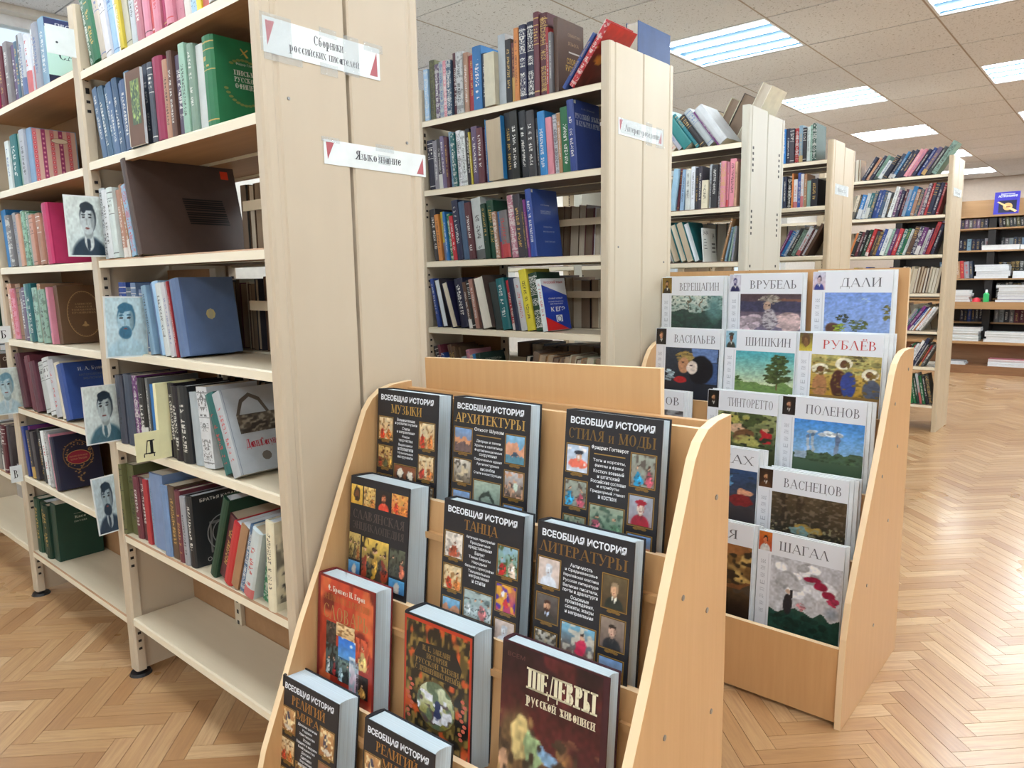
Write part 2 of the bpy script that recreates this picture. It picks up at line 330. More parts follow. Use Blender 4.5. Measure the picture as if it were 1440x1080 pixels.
def vnoise(nx, ny, cells, seed):
    r = np.random.RandomState(seed); g = r.rand(cells+2, cells+2)
    x = np.linspace(0, cells, nx); y = np.linspace(0, cells, ny); xi = np.minimum(x.astype(int), cells-1+1); yi = np.minimum(y.astype(int), cells)
    fx = (x-xi); fy = (y-yi); fx = fx*fx*(3-2*fx); fy = fy*fy*(3-2*fy)
    a = g[np.ix_(yi, xi)]; b = g[np.ix_(yi, np.minimum(xi+1, cells+1))]; c = g[np.ix_(np.minimum(yi+1, cells+1), xi)]; d = g[np.ix_(np.minimum(yi+1, cells+1), np.minimum(xi+1, cells+1))]
    return (a*(1-fx)+b*fx)*(1-fy[:, None])+(c*(1-fx)+d*fx)*fy[:, None]
def art(nx, ny, layers, seed=1, grain=.12, zoom=1.0):
    """generic picture as an ny x nx x 3 sRGB array; rows run from the bottom up"""
    u = np.linspace(0, 1, nx)[None, :]*np.ones((ny, 1)); v = np.linspace(0, 1, ny)[:, None]*np.ones((1, nx))
    im = np.zeros((ny, nx, 3)); im[:] = 128; wa = .05
    if layers and layers[0][0] == 'w': wa = layers[0][1]; layers = layers[1:]
    u = (u-.53)/zoom+.53; v = (v-.52)/zoom+.5
    u = u+(vnoise(nx, ny, 7, seed+5)-.5)*wa*2+(vnoise(nx, ny, 16, seed+6)-.5)*wa; v = v+(vnoise(nx, ny, 7, seed+7)-.5)*wa*2+(vnoise(nx, ny, 16, seed+8)-.5)*wa
    for i, l in enumerate(layers):
        k_ = l[0]
        if k_ == 'g': c0, c1 = np.array(l[1], float), np.array(l[2], float); im = c0*(1-v[..., None])+c1*v[..., None]
        elif k_ == 'n':   # noise patches: cells, threshold, colour, y range
            n = vnoise(nx, ny, l[1], seed*31+i); m = np.clip((n-l[2])*8, 0, 1)
            if len(l) > 4: m = m*((v > l[4]) & (v < l[5]))
            im = im*(1-m[..., None])+np.array(l[3], float)*m[..., None]
        elif k_ == 'e':   # ellipse cx cy rx ry colour [soft]
            d = ((u-l[1])/l[3])**2+((v-l[2])/l[4])**2; m = np.clip((1-d)*(l[6] if len(l) > 6 else 4), 0, 1)
            im = im*(1-m[..., None])+np.array(l[5], float)*m[..., None]
        elif k_ == 'b':   # cluster of dabs: cx cy rx ry count colour size
            rr = np.random.RandomState(seed*13+i)
            for _ in range(l[5]):
                a, q = rr.rand()*6.283, math.sqrt(rr.rand()); x, y, sz = l[1]+l[3]*q*math.cos(a), l[2]+l[4]*q*math.sin(a), l[7]*(.6+.8*rr.rand())
                m = np.clip((1-((u-x)/sz)**2-((v-y)/(sz*.6))**2)*3, 0, 1); im = im*(1-m[..., None])+np.array(l[6], float)*(.75+.5*rr.rand())*m[..., None]
        elif k_ == 'r':
            m = ((u >= l[1]) & (u <= l[3]) & (v >= l[2]) & (v <= l[4])).astype(float); im = im*(1-m[..., None])+np.array(l[5], float)*m[..., None]
        elif k_ == 'l':   # everything under a ragged line of height h
            n = vnoise(nx, 2, l[3] if len(l) > 3 else 6, seed*17+i)[0]; m = (v < l[1]+(n[None, :]-.5)*(l[4] if len(l) > 4 else .2)).astype(float)
            im = im*(1-m[..., None])+np.array(l[2], float)*m[..., None]
    g = vnoise(nx, ny, max(4, nx//2), seed+99); g2 = vnoise(nx, ny, max(4, nx//5), seed+98); im = im*(1-grain*1.1+grain*1.3*(g[..., None])+grain*.9*g2[..., None])
    return np.clip(im, 0, 255)
def figures(cols, bgc, n, seed, skin=(206, 160, 130)):
    r = random.Random(seed); L = [('w', .06), ('g', bgc[0], bgc[1]), ('n', 9, .58, tuple(int(q*.75) for q in bgc[0])), ('n', 6, .62, tuple(int(q*.9) for q in bgc[1]))]
    for i in range(n):
        x = (i+.5)/n+r.uniform(-.06, .06); h = r.uniform(.5, .7); c = cols[i % len(cols)]; wd = .22/n+.05
        L += [('e', x, h*.30, wd*1.25, h*.42, c, 3), ('e', x+r.uniform(-.03, .03), h*.62, wd*.75, h*.24, tuple(int(q*.85) for q in c), 3), ('e', x+wd*.5, h*.45, wd*.3, h*.25, tuple(min(255, int(q*1.3)) for q in c), 2), ('e', x-wd*.6, h*.5, wd*.2, h*.2, tuple(int(q*.6) for q in c), 2),
              ('e', x, h+.02, .045+.03/n, .05, skin, 3), ('e', x, h+.055, .05+.03/n, .03, (64, 42, 34), 3)]
    return L+[('n', 16, .68, tuple(int(q*.5) for q in bgc[0]), 0, .35)]
def portrait(bg0, bg1, skin, hair, coat, collar=(225, 225, 220), beard=False, cx=.5, hat=False):
    L = [('w', .005), ('g', bg0, bg1), ('e', cx, .02, .42, .36, coat), ('e', cx, .30, .10, .14, collar), ('e', cx-.02, .26, .04, .1, coat), ('e', cx+.01, .60, .178, .205, hair, 5), ('e', cx, .42, .10, .10, tuple(int(q*.8) for q in skin)), ('e', cx-.012, .56, .150, .188, skin, 5), ('e', cx+.0, .735, .150, .058, hair, 4), ('e', cx-.07, .70, .06, .05, hair, 3),
         ('e', cx+.10, .57, .05, .13, tuple(int(q*.78) for q in skin), 2), ('e', cx-.085, .60, .035, .014, (40, 35, 40)), ('e', cx+.055, .60, .035, .014, (40, 35, 40)), ('e', cx-.085, .635, .045, .012, hair), ('e', cx+.055, .635, .045, .012, hair),
         ('e', cx-.025, .545, .018, .05, tuple(int(q*.85) for q in skin)), ('e', cx-.02, .465, .05, .012, (130, 70, 66)), ('e', cx-.02, .488, .065, .014, hair if beard else skin)]
    if beard: L += [('e', cx-.02, .415, .13, .09, hair, 3), ('e', cx-.02, .466, .04, .010, (130, 70, 66))]
    if hat: L += [('e', cx, .78, .27, .09, coat, 5)]
    return L
class Flat:
    def __init__(s): s.v = []; s.f = []; s.c = []; s.e = []
    def poly(s, pts, c, e=0):
        o = len(s.v); s.v += [(p[0], p[1]) for p in pts]; s.e += [e]*len(pts); s.c += [lin(c)]*len(pts); s.f.append(tuple(range(o, o+len(pts))))
    def rect(s, x0, y0, x1, y1, c, e=0): s.poly([(x0, y0), (x1, y0), (x1, y1), (x0, y1)], c, e)
    def ell(s, cx, cy, rx, ry, c, e=0, n=20): s.poly([(cx+rx*math.cos(2*math.pi*i/n), cy+ry*math.sin(2*math.pi*i/n)) for i in range(n)], c, e)
    def ring(s, cx, cy, rx, ry, w, c, e=0, n=32):
        for i in range(n):
            a, b = 2*math.pi*i/n, 2*math.pi*(i+1)/n
            s.poly([(cx+(rx-w)*math.cos(a), cy+(ry-w)*math.sin(a)), (cx+rx*math.cos(a), cy+ry*math.sin(a)), (cx+rx*math.cos(b), cy+ry*math.sin(b)), (cx+(rx-w)*math.cos(b), cy+(ry-w)*math.sin(b))], c, e)
    def grid(s, x0, y0, x1, y1, im, e=0):
        ny, nx, _ = im.shape; o = len(s.v)
        for j in range(ny):
            for i in range(nx): s.v.append((x0+(x1-x0)*i/(nx-1), y0+(y1-y0)*j/(ny-1))); s.c.append(lin(im[j, i])); s.e.append(e)
        for j in range(ny-1):
            for i in range(nx-1): a = o+j*nx+i; s.f.append((a, a+1, a+nx+1, a+nx))
    def serif(s, txt, x0, y0, x1, y1, c, e=0, weight=1.0, fit=True):
        q, w = serif_polys(txt, weight); k_ = (x1-x0)/w; ky = (y1-y0)
        for p in q: s.poly([(x0+a*k_, y0+b*ky) for a, b in p], c, e)
    def sans(s, txt, x0, y0, x1, y1, c, e=0, bold=0.0, rot=False, hfix=None):
        v, f = sans_mesh(txt, bold)
        if not len(v): return
        lo = v.min(0); sz = np.maximum(v.max(0)-lo, 1e-6); o = len(s.v)
        for a, b in (v-lo)/sz:
            if rot: s.v.append((x1-(x1-x0)*b, y0+(y1-y0)*a))
            else: s.v.append((x0+(x1-x0)*a, y0+(y1-y0)*b))
            s.c.append(lin(c)); s.e.append(e)
        s.f += [tuple(o+i for i in (reversed(t) if rot else t)) for t in f]
    def build(s, name, parent, x=0, mat='print', side='x', th=.00012):
        m = bpy.data.meshes.new(name)
        if side == 'x': co = [(x+th*(1+e), a, b) for (a, b), e in zip(s.v, s.e)]
        else: co = [(a, x-th*(1+e), b) for (a, b), e in zip(s.v, s.e)]   # faces -Y
        m.from_pydata(co, [], s.f); at = m.color_attributes.new('col', 'FLOAT_COLOR', 'POINT')
        at.data.foreach_set('color', np.array([(*c, 1) for c in s.c], dtype=np.float32).ravel()); m.materials.append(MAT[mat]); m.update()
        return link(name, m, parent)
# ------------------------------------------------------------------ colours of the books
C = dict(nv=('navy', (34, 38, 72)), bk=('black', (30, 30, 36)), dk=('charcoal', (62, 62, 68)), gy=('grey', (128, 126, 130)), lg=('light grey', (176, 182, 188)), wh=('white', (226, 232, 236)),
         cr=('cream', (222, 214, 186)), bg=('beige', (192, 170, 140)), br=('brown', (104, 72, 54)), db=('dark brown', (78, 62, 56)), mr=('maroon', (104, 44, 56)), rd=('red', (196, 42, 50)), cm=('crimson', (188, 36, 92)),
         pk=('pink', (222, 140, 158)), orr=('orange', (230, 140, 66)), yl=('yellow', (228, 208, 50)), ol=('olive green', (104, 108, 62)), gn=('green', (28, 116, 72)), dg=('dark green', (22, 66, 48)), tl=('teal', (24, 116, 120)),
         lb=('pale blue', (150, 190, 222)), bl=('blue', (44, 78, 170)), az=('bright blue', (40, 132, 208)), sb=('steel blue', (78, 112, 146)), dv=('dusty violet', (112, 92, 128)), pu=('purple', (116, 44, 122)), bl2=('denim blue', (46, 72, 118)), sl=('slate', (64, 72, 92)),
         mn=('pale green', (150, 192, 172)), tn=('tan', (178, 134, 92)), sa=('salmon', (206, 152, 124)), pb=('periwinkle blue', (112, 140, 186)))
INK = dict(w=(225, 225, 220), g=(200, 165, 90), k=(40, 38, 40), r=(190, 50, 50), b=(60, 90, 150))
ORD = ['', 'first', 'second', 'third', 'fourth', 'fifth', 'sixth', 'seventh', 'eighth', 'ninth', 'tenth', 'eleventh', 'twelfth', 'thirteenth', 'fourteenth', 'fifteenth', 'sixteenth', 'seventeenth', 'eighteenth', 'nineteenth', 'twentieth'] + ['twenty-'+q for q in ('first', 'second', 'third', 'fourth', 'fifth', 'sixth', 'seventh', 'eighth', 'ninth')]+['thirtieth']+['thirty-'+q for q in ('first', 'second', 'third', 'fourth', 'fifth', 'sixth', 'seventh', 'eighth', 'ninth')]+['fortieth']+['forty-'+q for q in ('first', 'second', 'third', 'fourth', 'fifth', 'sixth', 'seventh', 'eighth', 'ninth')]
PAGE = [(226, 222, 208), (214, 204, 182), (200, 184, 158), (222, 230, 236)]
def book_meshes(t, h, d, hard=True, one=False, bulge=None):
    b = .0026 if hard else .0006; g = .003 if hard else 0; t = max(t, .006); b = min(b, t*.2); bu = (t*.16 if hard else t*.04) if bulge is None else bulge
    pr = [(0, d), (0, .004)]; n = 4
    for i in range(n+1):
        a = math.pi*i/n; pr.append((t/2-t/2*math.cos(a), .003-bu*math.sin(a)))
    pr += [(t, .004), (t, d), (t-b, d), (t-b, .007), (b, .007), (b, d)]
    # drop near-duplicate points
    P = [pr[0]]
    for p in pr[1:]:
        if abs(p[0]-P[-1][0])+abs(p[1]-P[-1][1]) > 1e-5: P.append(p)
    m = MB(); m.poly_prism(P, 2, 0, h)
    me = m.mesh('cover', ['book', 'pages'] if one else ['book'])
    uv = me.uv_layers.new(name='UVMap'); asp = h/t
    for p in me.polygons:
        ok = len(p.vertices) == 4 and all(me.vertices[i].co.y < .0045 for i in p.vertices)
        for li in p.loop_indices:
            c = me.vertices[me.loops[li].vertex_index].co; uv.data[li].uv = (c.x/t, c.z/t) if ok else (-4, -4)
    pg = MB(); fo = d-g; x0, x1 = b, t-b; cv = min(.006, (x1-x0)*.18) if hard else 0
    pts = [(x0, .0068), (x1, .0068), (x1, fo), (x1*.5+x0*.5+(x1-x0)*.25, fo-cv*.8), ((x0+x1)/2, fo-cv), ((x0+x1)/2-(x1-x0)*.25, fo-cv*.8), (x0, fo)]
    pg.poly_prism(pts, 2, g, h-g)
    if one:
        o = len(me.vertices); v = [tuple(q.co) for q in me.vertices]+pg.v; f = [tuple(p.vertices) for p in me.polygons]+[tuple(o+i for i in t_) for t_ in pg.f]
        nf = len(me.polygons); uvs = [tuple(q.uv) for q in uv.data]
        m2 = bpy.data.meshes.new('book'); m2.from_pydata(v, [], f); m2.materials.append(MAT['book']); m2.materials.append(MAT['pages'])
        m2.polygons.foreach_set('material_index', [0]*nf+[1]*(len(f)-nf)); u2 = m2.uv_layers.new(name='UVMap')
        for i in range(len(u2.data)): u2.data[i].uv = uvs[i] if i < len(uvs) else (-4, -4)
        m2.update(); return m2, None, asp
    return me, pg.mesh('page_block', ['pages']), asp
def set_look(o, rgb, ink, style, asp):
    o.color = L4(rgb); o['ink'] = list(lin(ink)); o['style'] = float(style); o['aspect'] = float(asp)
def make_book(label, t, h, d, colour, loc, rot=(0, 0, 0), ink=None, style=1, hard=True, page=None, one=False, group=None, jitter=True, cat='book', bulge=None):
    name, rgb = C[colour]; r = random
    if jitter: q_ = r.uniform(.78, 1.02); gm = sum(rgb)/3; rgb = tuple(max(8, min(240, (gm+(v-gm)*.9)*q_+r.uniform(-4, 4))) for v in rgb)
    if ink is None: ink = INK['g'] if sum(rgb) < 300 and r.random() < .55 else (INK['w'] if sum(rgb) < 430 else INK[r.choice('kkbr')])
    me, pg, asp = book_meshes(t, h, d, hard, one, bulge); page = page or r.choice(PAGE)
    if one: root = link('book', me); set_look(root, rgb, ink, style, asp); tag(root, label, cat, group)
    else:
        root = thing('book', label, cat, group=group); c = link('cover', me, root); set_look(c, rgb, ink, style, asp)
        p = link('page_block', pg, root); p.color = L4(page)
    root.location = loc; root.rotation_euler = rot
    return root
def opt(tok):
    p = tok.split('/'); o = dict(c=p[0])
    for q in p[1:]:
        if q in ('P', 'one', 'last'): o[q] = 1
        else: o[q[0]] = q[1:]
    return o
def row(where, Y, z, x0, x1, spec, h=.2, lean=0, d=.145, px=True, unit='', one=False, far=False, rear=False, n0=1, soft=.35):
    """books from x0 to x1 (pixels on the shelf line, or metres); the ordinals count from the aisle end"""
    X0, X1 = (X_at(x0, Y, z), X_at(x1, Y, z)) if px else (x0, x1)
    xin, top = (-1.164, 2.11) if Y > 6 else (-1.426, 2.03); dv = [-2.05, -3.0] if Y > 6 else ([-2.335, -3.29, -4.24] if Y < 1.3 else [-2.31, -3.26])
    for q in dv:
        if X1 < q-.01 or (X0 < q-.1): xin = min(xin, q-.053)
    xl = max([q for q in dv if q <= X0+.03] or [-9])
    toks = [opt(t) for t in spec.split()]; rr = random.Random(hash_(where)); B = []
    for o in toks:
        if o['c'] == '_': B.append((None, float(o['w']), 0, 0, o)); continue
        w = float(o.get('w', 1))*rr.uniform(.92, 1.08); hh = float(o['h']) if 'h' in o else h*rr.uniform(.93, 1.05); le = math.radians(float(o['l']) if 'l' in o else lean+rr.uniform(-1, 1)*(.8 if abs(lean) > 1 else .3))
        B.append((1, w, hh, le, o))
    b0, b1 = B[0], B[-1]
    if b0[0] and b0[3] < 0: X0 = max(X0, xl+.004+math.tan(-b0[3])*min(b0[2], top-z))
    else: X0 = max(X0, xl+.004)
    if b1[3] > 0: X1 = min(X1, xin-math.tan(b1[3])*min(b1[2]*math.cos(b1[3]), top-z))
    X1 = min(X1, xin)
    def lay(s):
        xr = X0; pth = None; ph = 0; out = []
        for k_, w, hh, le, o in B:
            if k_ is None: xr += w*s*.02 if s else 0; continue
            t = w*.02*s; tn = math.tan(le)
            if pth is not None: xr += max(0, (pth-tn)*min(ph, hh))
            out.append((xr, t, hh, le, o)); xr += t/math.cos(le)+.0006; pth, ph = tn, hh*math.cos(le)
        return out, xr
    lo, hi = .05, 8
    for _ in range(40):
        m = (lo+hi)/2
        if lay(m)[1] < X1: lo = m
        else: hi = m
    out, _ = lay(lo); n = len(out); res = []
    for i, (x, t, hh, le, o) in enumerate(out):
        dd = float(o.get('d', d))*rr.uniform(.95, 1.05) if 'd' not in o else float(o['d']); zz = z+.0005+(t*math.sin(le) if le > 0 else 0)
        yy = Y+float(o.get('y', rr.uniform(-.006, .012))); nm = C[o['c']][0]; hard = ('P' not in o) and rr.random() > soft
        size = 'thin ' if t < .014 else ('thick ' if t > .034 else ''); kd = 'hardback' if hard else 'paperback'
        lb = '%s%s %s, %s from the aisle, %s' % (size, nm, kd, ORD[n-i+n0-1], where)
        if rear: lb = '%s book, page edges showing, %s from aisle, %s' % (size.strip() or 'plain', ORD[n-i+n0-1], where)
        if 'n' in o: lb = o['n'].replace('_', ' ')
        ink = INK[o['i']] if 'i' in o else None; st = int(o['s']) if 's' in o else rr.choice((1, 1, 1, 2, 2, 4, 5, 1))
        rot = (0, le, 0); loc = (x+(t*math.sin(le)*math.tan(le) if le > 0 else 0), yy, zz)
        if rear or 'b' in o:
            loc = (x+(t/math.cos(le) if le > 0 else t*math.cos(le)), yy+dd, zz+(-t*math.sin(le))); rot = (0, 0, math.pi)
            b = make_book(lb, t, hh, dd, o['c'], loc, rot, ink, st, hard, rr.choice(((176, 156, 130), (150, 128, 104), (196, 184, 166), (120, 100, 84))) if rear else None, one, 'books: '+where)  # rear page tones darkened, painting in the shade between the cases
            b.rotation_euler = (0, -le, math.pi)
        else: b = make_book(lb, t, hh, dd, o['c'], loc, rot, ink, st, hard, None, one, 'books: '+where)
        res.append((b, t, hh, dd))
    return res
def hash_(s):
    v = 7
    for ch in s: v = (v*131+ord(ch)) % 1000003
    return v
# ================================================================== the room
XL, XR, YF, YB, ZC = -4.43, 3.3, -2.6, 13.4, 2.65
# lamps of the ceiling grid (real troffers; each carries its own area light)
GX0, GDX, GY0, GDY = -2.408, .7095, 4.165, .6625
cells_lamp = [(i, j) for i in (-2, 0, 2, 4, 6) for j in (-9, -6, -3, 0, 3, 6, 9, 12)]
fl = MB(); fl.box((XL-.2, YF-.2, -.06), (XR+.2, YB+.2, -.0085)); floor = struct('floor', fl, 'brown_wood')
def planks():
    Wd, n = .056, 5; L = Wd*n; s2 = math.sqrt(.5); a0 = (-.674+1.825)*s2; b0 = (1.825+.674)*s2-Wd; gp = .0007
    allp = []
    K = int(16/Wd); 
    for k_ in range(-K, K):
        for m in range(-14, 15):
            for typ in (0, 1):
                if typ == 0: ax, bx, la, lb = k_*Wd+2*L*m, k_*Wd, L, Wd
                else: ax, bx, la, lb = k_*Wd+L+2*L*m, (k_-n+1)*Wd, Wd, L
                ca, cb = a0+ax+la/2, b0+bx+lb/2; x, y = (ca-cb)*s2, (ca+cb)*s2
                if XL < x < XR and YF < y < YB: allp.append((x, y, typ))
    # nearest planks that the view shows become single parts
    def vis(p):
        v = Vector((p[0], p[1], 0))-CP; dz = v.dot(FW)
        if dz < .2: return None
        px, py = 720+FPX*v.dot(RT)/dz, 540+FPX*v.dot(DN)/dz
        if -60 < px < 1500 and 380 < py < 1170:
            if -1.33 < p[0] < -.58 and .9 < p[1] < 1.2: return None
            if 390 < px < 1000 and py > 520: return None
            if -1.3 < p[0] < -.56 and 2.03 < p[1] < 2.5: return None
            return dz
        return None
    sc = sorted(((vis(p) or 99, i) for i, p in enumerate(allp))); near = {i for d_, i in sc[:296] if d_ < 99}
    pm = MB(); pm.box((-L/2+gp, -Wd/2+gp, -.008), (L/2-gp, Wd/2-gp, 0)); me = pm.mesh('plank', ['parquet'])
    def uvs(m_, cs): pass
    u = me.uv_layers.new(name='UVMap')
    for i, lp in enumerate(me.loops): c = me.vertices[lp.vertex_index].co; u.data[i].uv = (c.x, c.y)
    V, F, U, TN = [], [], [], []
    for i, (x, y, typ) in enumerate(allp):
        ang = math.pi/4 if typ == 0 else 3*math.pi/4
        if i in near:
            o = link('plank', me, floor); o.location = (x, y, random.uniform(-.0003, 0)); o.rotation_euler = (0, 0, ang)
        else:
            c, s = math.cos(ang), math.sin(ang); o = len(V); z = random.uniform(-.0003, 0); tn = random.random()
            for px, py in ((-L/2+gp, -Wd/2+gp), (L/2-gp, -Wd/2+gp), (L/2-gp, Wd/2-gp), (-L/2+gp, Wd/2-gp)):
                V.append((x+px*c-py*s, y+px*s+py*c, z)); U.append((px, py)); TN.append(tn)
            for px, py in ((-L/2+gp, -Wd/2+gp), (L/2-gp, -Wd/2+gp), (L/2-gp, Wd/2-gp), (-L/2+gp, Wd/2-gp)): V.append((x+px*c-py*s, y+px*s+py*c, z-.008)); U.append((px, py)); TN.append(tn)
            F += [(o, o+1, o+2, o+3), (o, o+4, o+5, o+1), (o+1, o+5, o+6, o+2), (o+2, o+6, o+7, o+3), (o+3, o+7, o+4, o)]
    m = bpy.data.meshes.new('parquet_field'); m.from_pydata(V, [], F); m.materials.append(MAT['parquet'])
    at = m.attributes.new('tone', 'FLOAT', 'POINT'); at.data.foreach_set('value', TN)
    u = m.uv_layers.new(name='UVMap'); li = np.zeros(len(m.loops), dtype=np.int32); m.loops.foreach_get('vertex_index', li)
    u.data.foreach_set('uv', np.array(U, dtype=np.float32)[li].ravel()); m.update()
    o = link('parquet_field', m, floor); o['kind'] = 'stuff'
planks()
# walls
w = MB(); w.box((XL, YB, 0), (XR, YB+.2, ZC+.1)); struct('wall_back', w, 'wall')
w = MB(); w.box((XL, YF-.2, 0), (XR, YF, ZC+.1)); struct('wall_front', w, 'wall_light')
def wall_windows(name, x0, x1, wins, mat):
    w = MB(); y = YF-.2; z0, z1 = .95, 2.62
    w.box((x0, YF-.2, 0), (x1, YB+.2, z0)); w.box((x0, YF-.2, z1), (x1, YB+.2, ZC+.1))
    for a, b in wins: w.box((x0, y, z0), (x1, a, z1)); y = b
    w.box((x0, y, z0), (x1, YB+.2, z1)); return struct(name, w, mat)
WL = [(-1.6, 1.60), (3.0, 5.2), (6.4, 8.6), (9.8, 12.0)]; WR = [(-1.6, .8), (2.0, 4.4), (5.6, 8.0), (9.2, 11.6)]
wall_windows('wall_left', XL-.25, XL, WL, 'wall_light'); wall_windows('wall_right', XR, XR+.25, WR, 'wall_light')
wn_ = 0
for x, wins in ((XL-.15, WL), (XR+.08, WR)):
    for a, b in wins:
        wn_ += 1; f = MB(); z0, z1 = .95, 2.62; t = .05
        f.box((x, a, z0), (x+.07, b, z0+t)); f.box((x, a, z1-t), (x+.07, b, z1)); f.box((x, a, z0+t), (x+.07, a+t, z1-t)); f.box((x, b-t, z0+t), (x+.07, b, z1-t))
        mid = (a+b)/2; f.box((x, mid-.03, z0+t), (x+.07, mid+.03, z1-t))
        wo = struct('window_%d' % wn_, f, 'white_paint')
        for p, q in ((a+t, mid-.03), (mid+.03, b-t)):
            g = MB(); g.box((x+.03, p, z0+t), (x+.036, q, z1-t)); g.build('pane', 'glass', wo)
        s = MB(); s.box((x-.02 if x > 0 else x+.07, a, z0-.03), (x+.0 if x > 0 else x+.2, b, z0)); s.build('sill', 'white_paint', wo)
bb = MB(); bb.box((XL, YF, 0), (XL+.02, YB, .08)); struct('baseboard_left', bb, 'brown_wood')
bb = MB(); bb.box((XR-.02, YF, 0), (XR, YB, .08)); struct('baseboard_right', bb, 'brown_wood')
bb = MB(); bb.box((XL+.02, YB-.02, 0), (XR-.02, YB, .08)); struct('baseboard_back', bb, 'brown_wood')
# ceiling: slab, grid bars, tiles
cl = MB(); cl.box((XL-.25, YF-.2, ZC+.1), (XR+.25, YB+.2, ZC+.2)); ceil = struct('ceiling', cl, 'white_paint')
ii = range(int((XL-GX0)/GDX)-1, int((XR-GX0)/GDX)+1); jj = range(int((YF-GY0)/GDY)-1, int((YB-GY0)/GDY)+1)
tm = MB(); tm.box((.004, .006, 0), (GDX-.004, GDY-.006, .013)); tme = tm.mesh('ceiling_tile', ['ceiling_tile'])
rest = MB()
for i in ii:
    for j in jj:
        x, y = GX0+i*GDX, GY0+j*GDY; xa, xb, ya, yb = max(x, XL), min(x+GDX, XR), max(y, YF), min(y+GDY, YB)
        if xb-xa < .02 or yb-ya < .02 or (i, j) in cells_lamp: continue
        full = xa == x and xb == x+GDX and ya == y and yb == y+GDY
        if full and -1 <= j <= 14 and i <= 4: o = link('ceiling_tile', tme, ceil); o.location = (x, y, ZC)
        else: rest.box((xa+.004, ya+.004, ZC), (xb-.004, yb-.004, ZC+.015))
o = rest.build('edge_tiles', 'ceiling_tile', ceil); o['kind'] = 'stuff'
gb = MB(); gc = MB()
for i in ii:
    x = GX0+i*GDX
    if XL < x < XR: gb.box((x-.005, YF, ZC-.0005), (x+.005, YB, ZC+.02))
for j in jj:
    y = GY0+j*GDY
    if YF < y < YB: gc.box((XL, y-.006, ZC+.013), (XR, y+.006, ZC+.02))
gc.build('ceiling_cross_bars', 'dark_metal', ceil)  # dark tone paints the shadow line along each tile gap
gb.build('ceiling_grid', plain('grid_bar', (165, 150, 138), .5), ceil)
n_l = 0
LROW = {-9: 'second row behind the camera', -6: 'row just behind the camera', -3: 'row over the first bookcase', 0: 'first row', 3: 'second row', 6: 'third row', 9: 'fourth row', 12: 'fifth row'}
LCOL = {-2: 'window side', 0: 'above the bookcases', 2: 'above the aisle', 4: 'beyond the aisle', 6: 'by the far wall'}
for i, j in cells_lamp:
    x, y = GX0+i*GDX, GY0+j*GDY
    if x+GDX > XR or y+GDY > YB or y < YF or x < XL: continue
    t = thing('ceiling_light', 'square ceiling light with four tubes, %s, %s' % (LROW[j], LCOL[i]), 'ceiling light', (x+GDX/2, y+GDY/2, ZC), 0, 'ceiling lights in the tile grid')
    hx, hy = GDX/2-.004, GDY/2-.004; f = MB()
    f.box((-hx, -hy, 0), (hx, -hy+.015, .05)); f.box((-hx, hy-.015, 0), (hx, hy, .05)); f.box((-hx, -hy+.015, 0), (-hx+.015, hy-.015, .05)); f.box((hx-.015, -hy+.015, 0), (hx, hy-.015, .05)); f.build('frame', 'white_paint', t)
    p = MB(); p.box((-hx+.015, -hy+.015, .012), (hx-.015, hy-.015, .05)); p.build('reflector', 'louvre', t)
    for q in range(4):
        yy = -hy+.015+(q+.5)*(2*hy-.03)/4; tb = MB(); tb.box((-hx+.02, yy-.019, .005), (hx-.02, yy+.019, .0118)); tb.build('tube', 'tube', t)
# a tree outside the window
def tree(x, y, h, label):
    t = thing('tree', label, 'tree', (x, y, -2)); tr = MB(); tr.disc((0, 0, 0), .12, h*.6, 9, 0, 2, .06); tr.build('trunk', 'bark', t)
    r = random.Random(int(x*7+y*3)); lf = MB()
    for _ in range(1500):
        a, b, c = r.gauss(0, .6), r.gauss(0, .6), r.gauss(h*.75, .45); n = Vector((r.uniform(-1, 1), r.uniform(-1, 1), r.uniform(-1, 1))).normalized(); u = n.orthogonal().normalized()*.09; v = n.cross(u).normalized()*.06; o = len(lf.v); p = Vector((a, b, c))
        lf.v += [tuple(p-u), tuple(p-v), tuple(p+u), tuple(p+v)]; lf.f.append((o, o+1, o+2, o+3)); lf.mi.append(0)
    o = lf.build('foliage', 'leaf', t); o['kind'] = 'stuff'
tree(-8.2, 1.9, 4.9, 'green leafy tree standing outside the window'); tree(-8.8, 6.4, 5.2, 'second leafy tree outside, further along the window wall')
# ================================================================== bookcases
def shelf_mesh(x0, x1, Y0, dep, z, sg, under='shelf_under'):
    m = MB(); y = lambda a: Y0+sg*a
    pts = [(y(0), z-.024), (y(0), z-.004), (y(.004), z), (y(dep), z), (y(dep), z-.017), (y(.022), z-.017), (y(.019), z-.024)]
    if sg < 0: pts = pts[::-1]
    m.poly_prism(pts, 0, x0, x1); me = m.mesh('shelf', ['shelf_top', 'shelf_edge', under])
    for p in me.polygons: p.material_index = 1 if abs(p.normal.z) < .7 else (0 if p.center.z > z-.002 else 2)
    return me
def upright_mesh(xa, xb, Y0, dep, top, sg, end, zb=.02):
    y = lambda a: Y0+sg*a; m = MB()
    if end: pts = [(xa, 0), (xb-.010, 0), (xb-.003, .003), (xb, .010), (xb, .026), (xb-.003, .030), (xb-.003, .038), (xb, .042), (xb, dep-.004), (xb-.004, dep), (xa+.012, dep), (xa+.012, .03), (xa, .03)]
    else: pts = [(xa, .006), (xa+.006, 0), (xb-.006, 0), (xb, .006), (xb, .03), (xb-.012, .032), (xb-.012, dep), (xa+.012, dep), (xa+.012, .032), (xa, .03)]
    pts = [(p, y(q)) for p, q in pts]
    if sg < 0: pts = pts[::-1]
    m.poly_prism(pts, 2, zb, top); return m
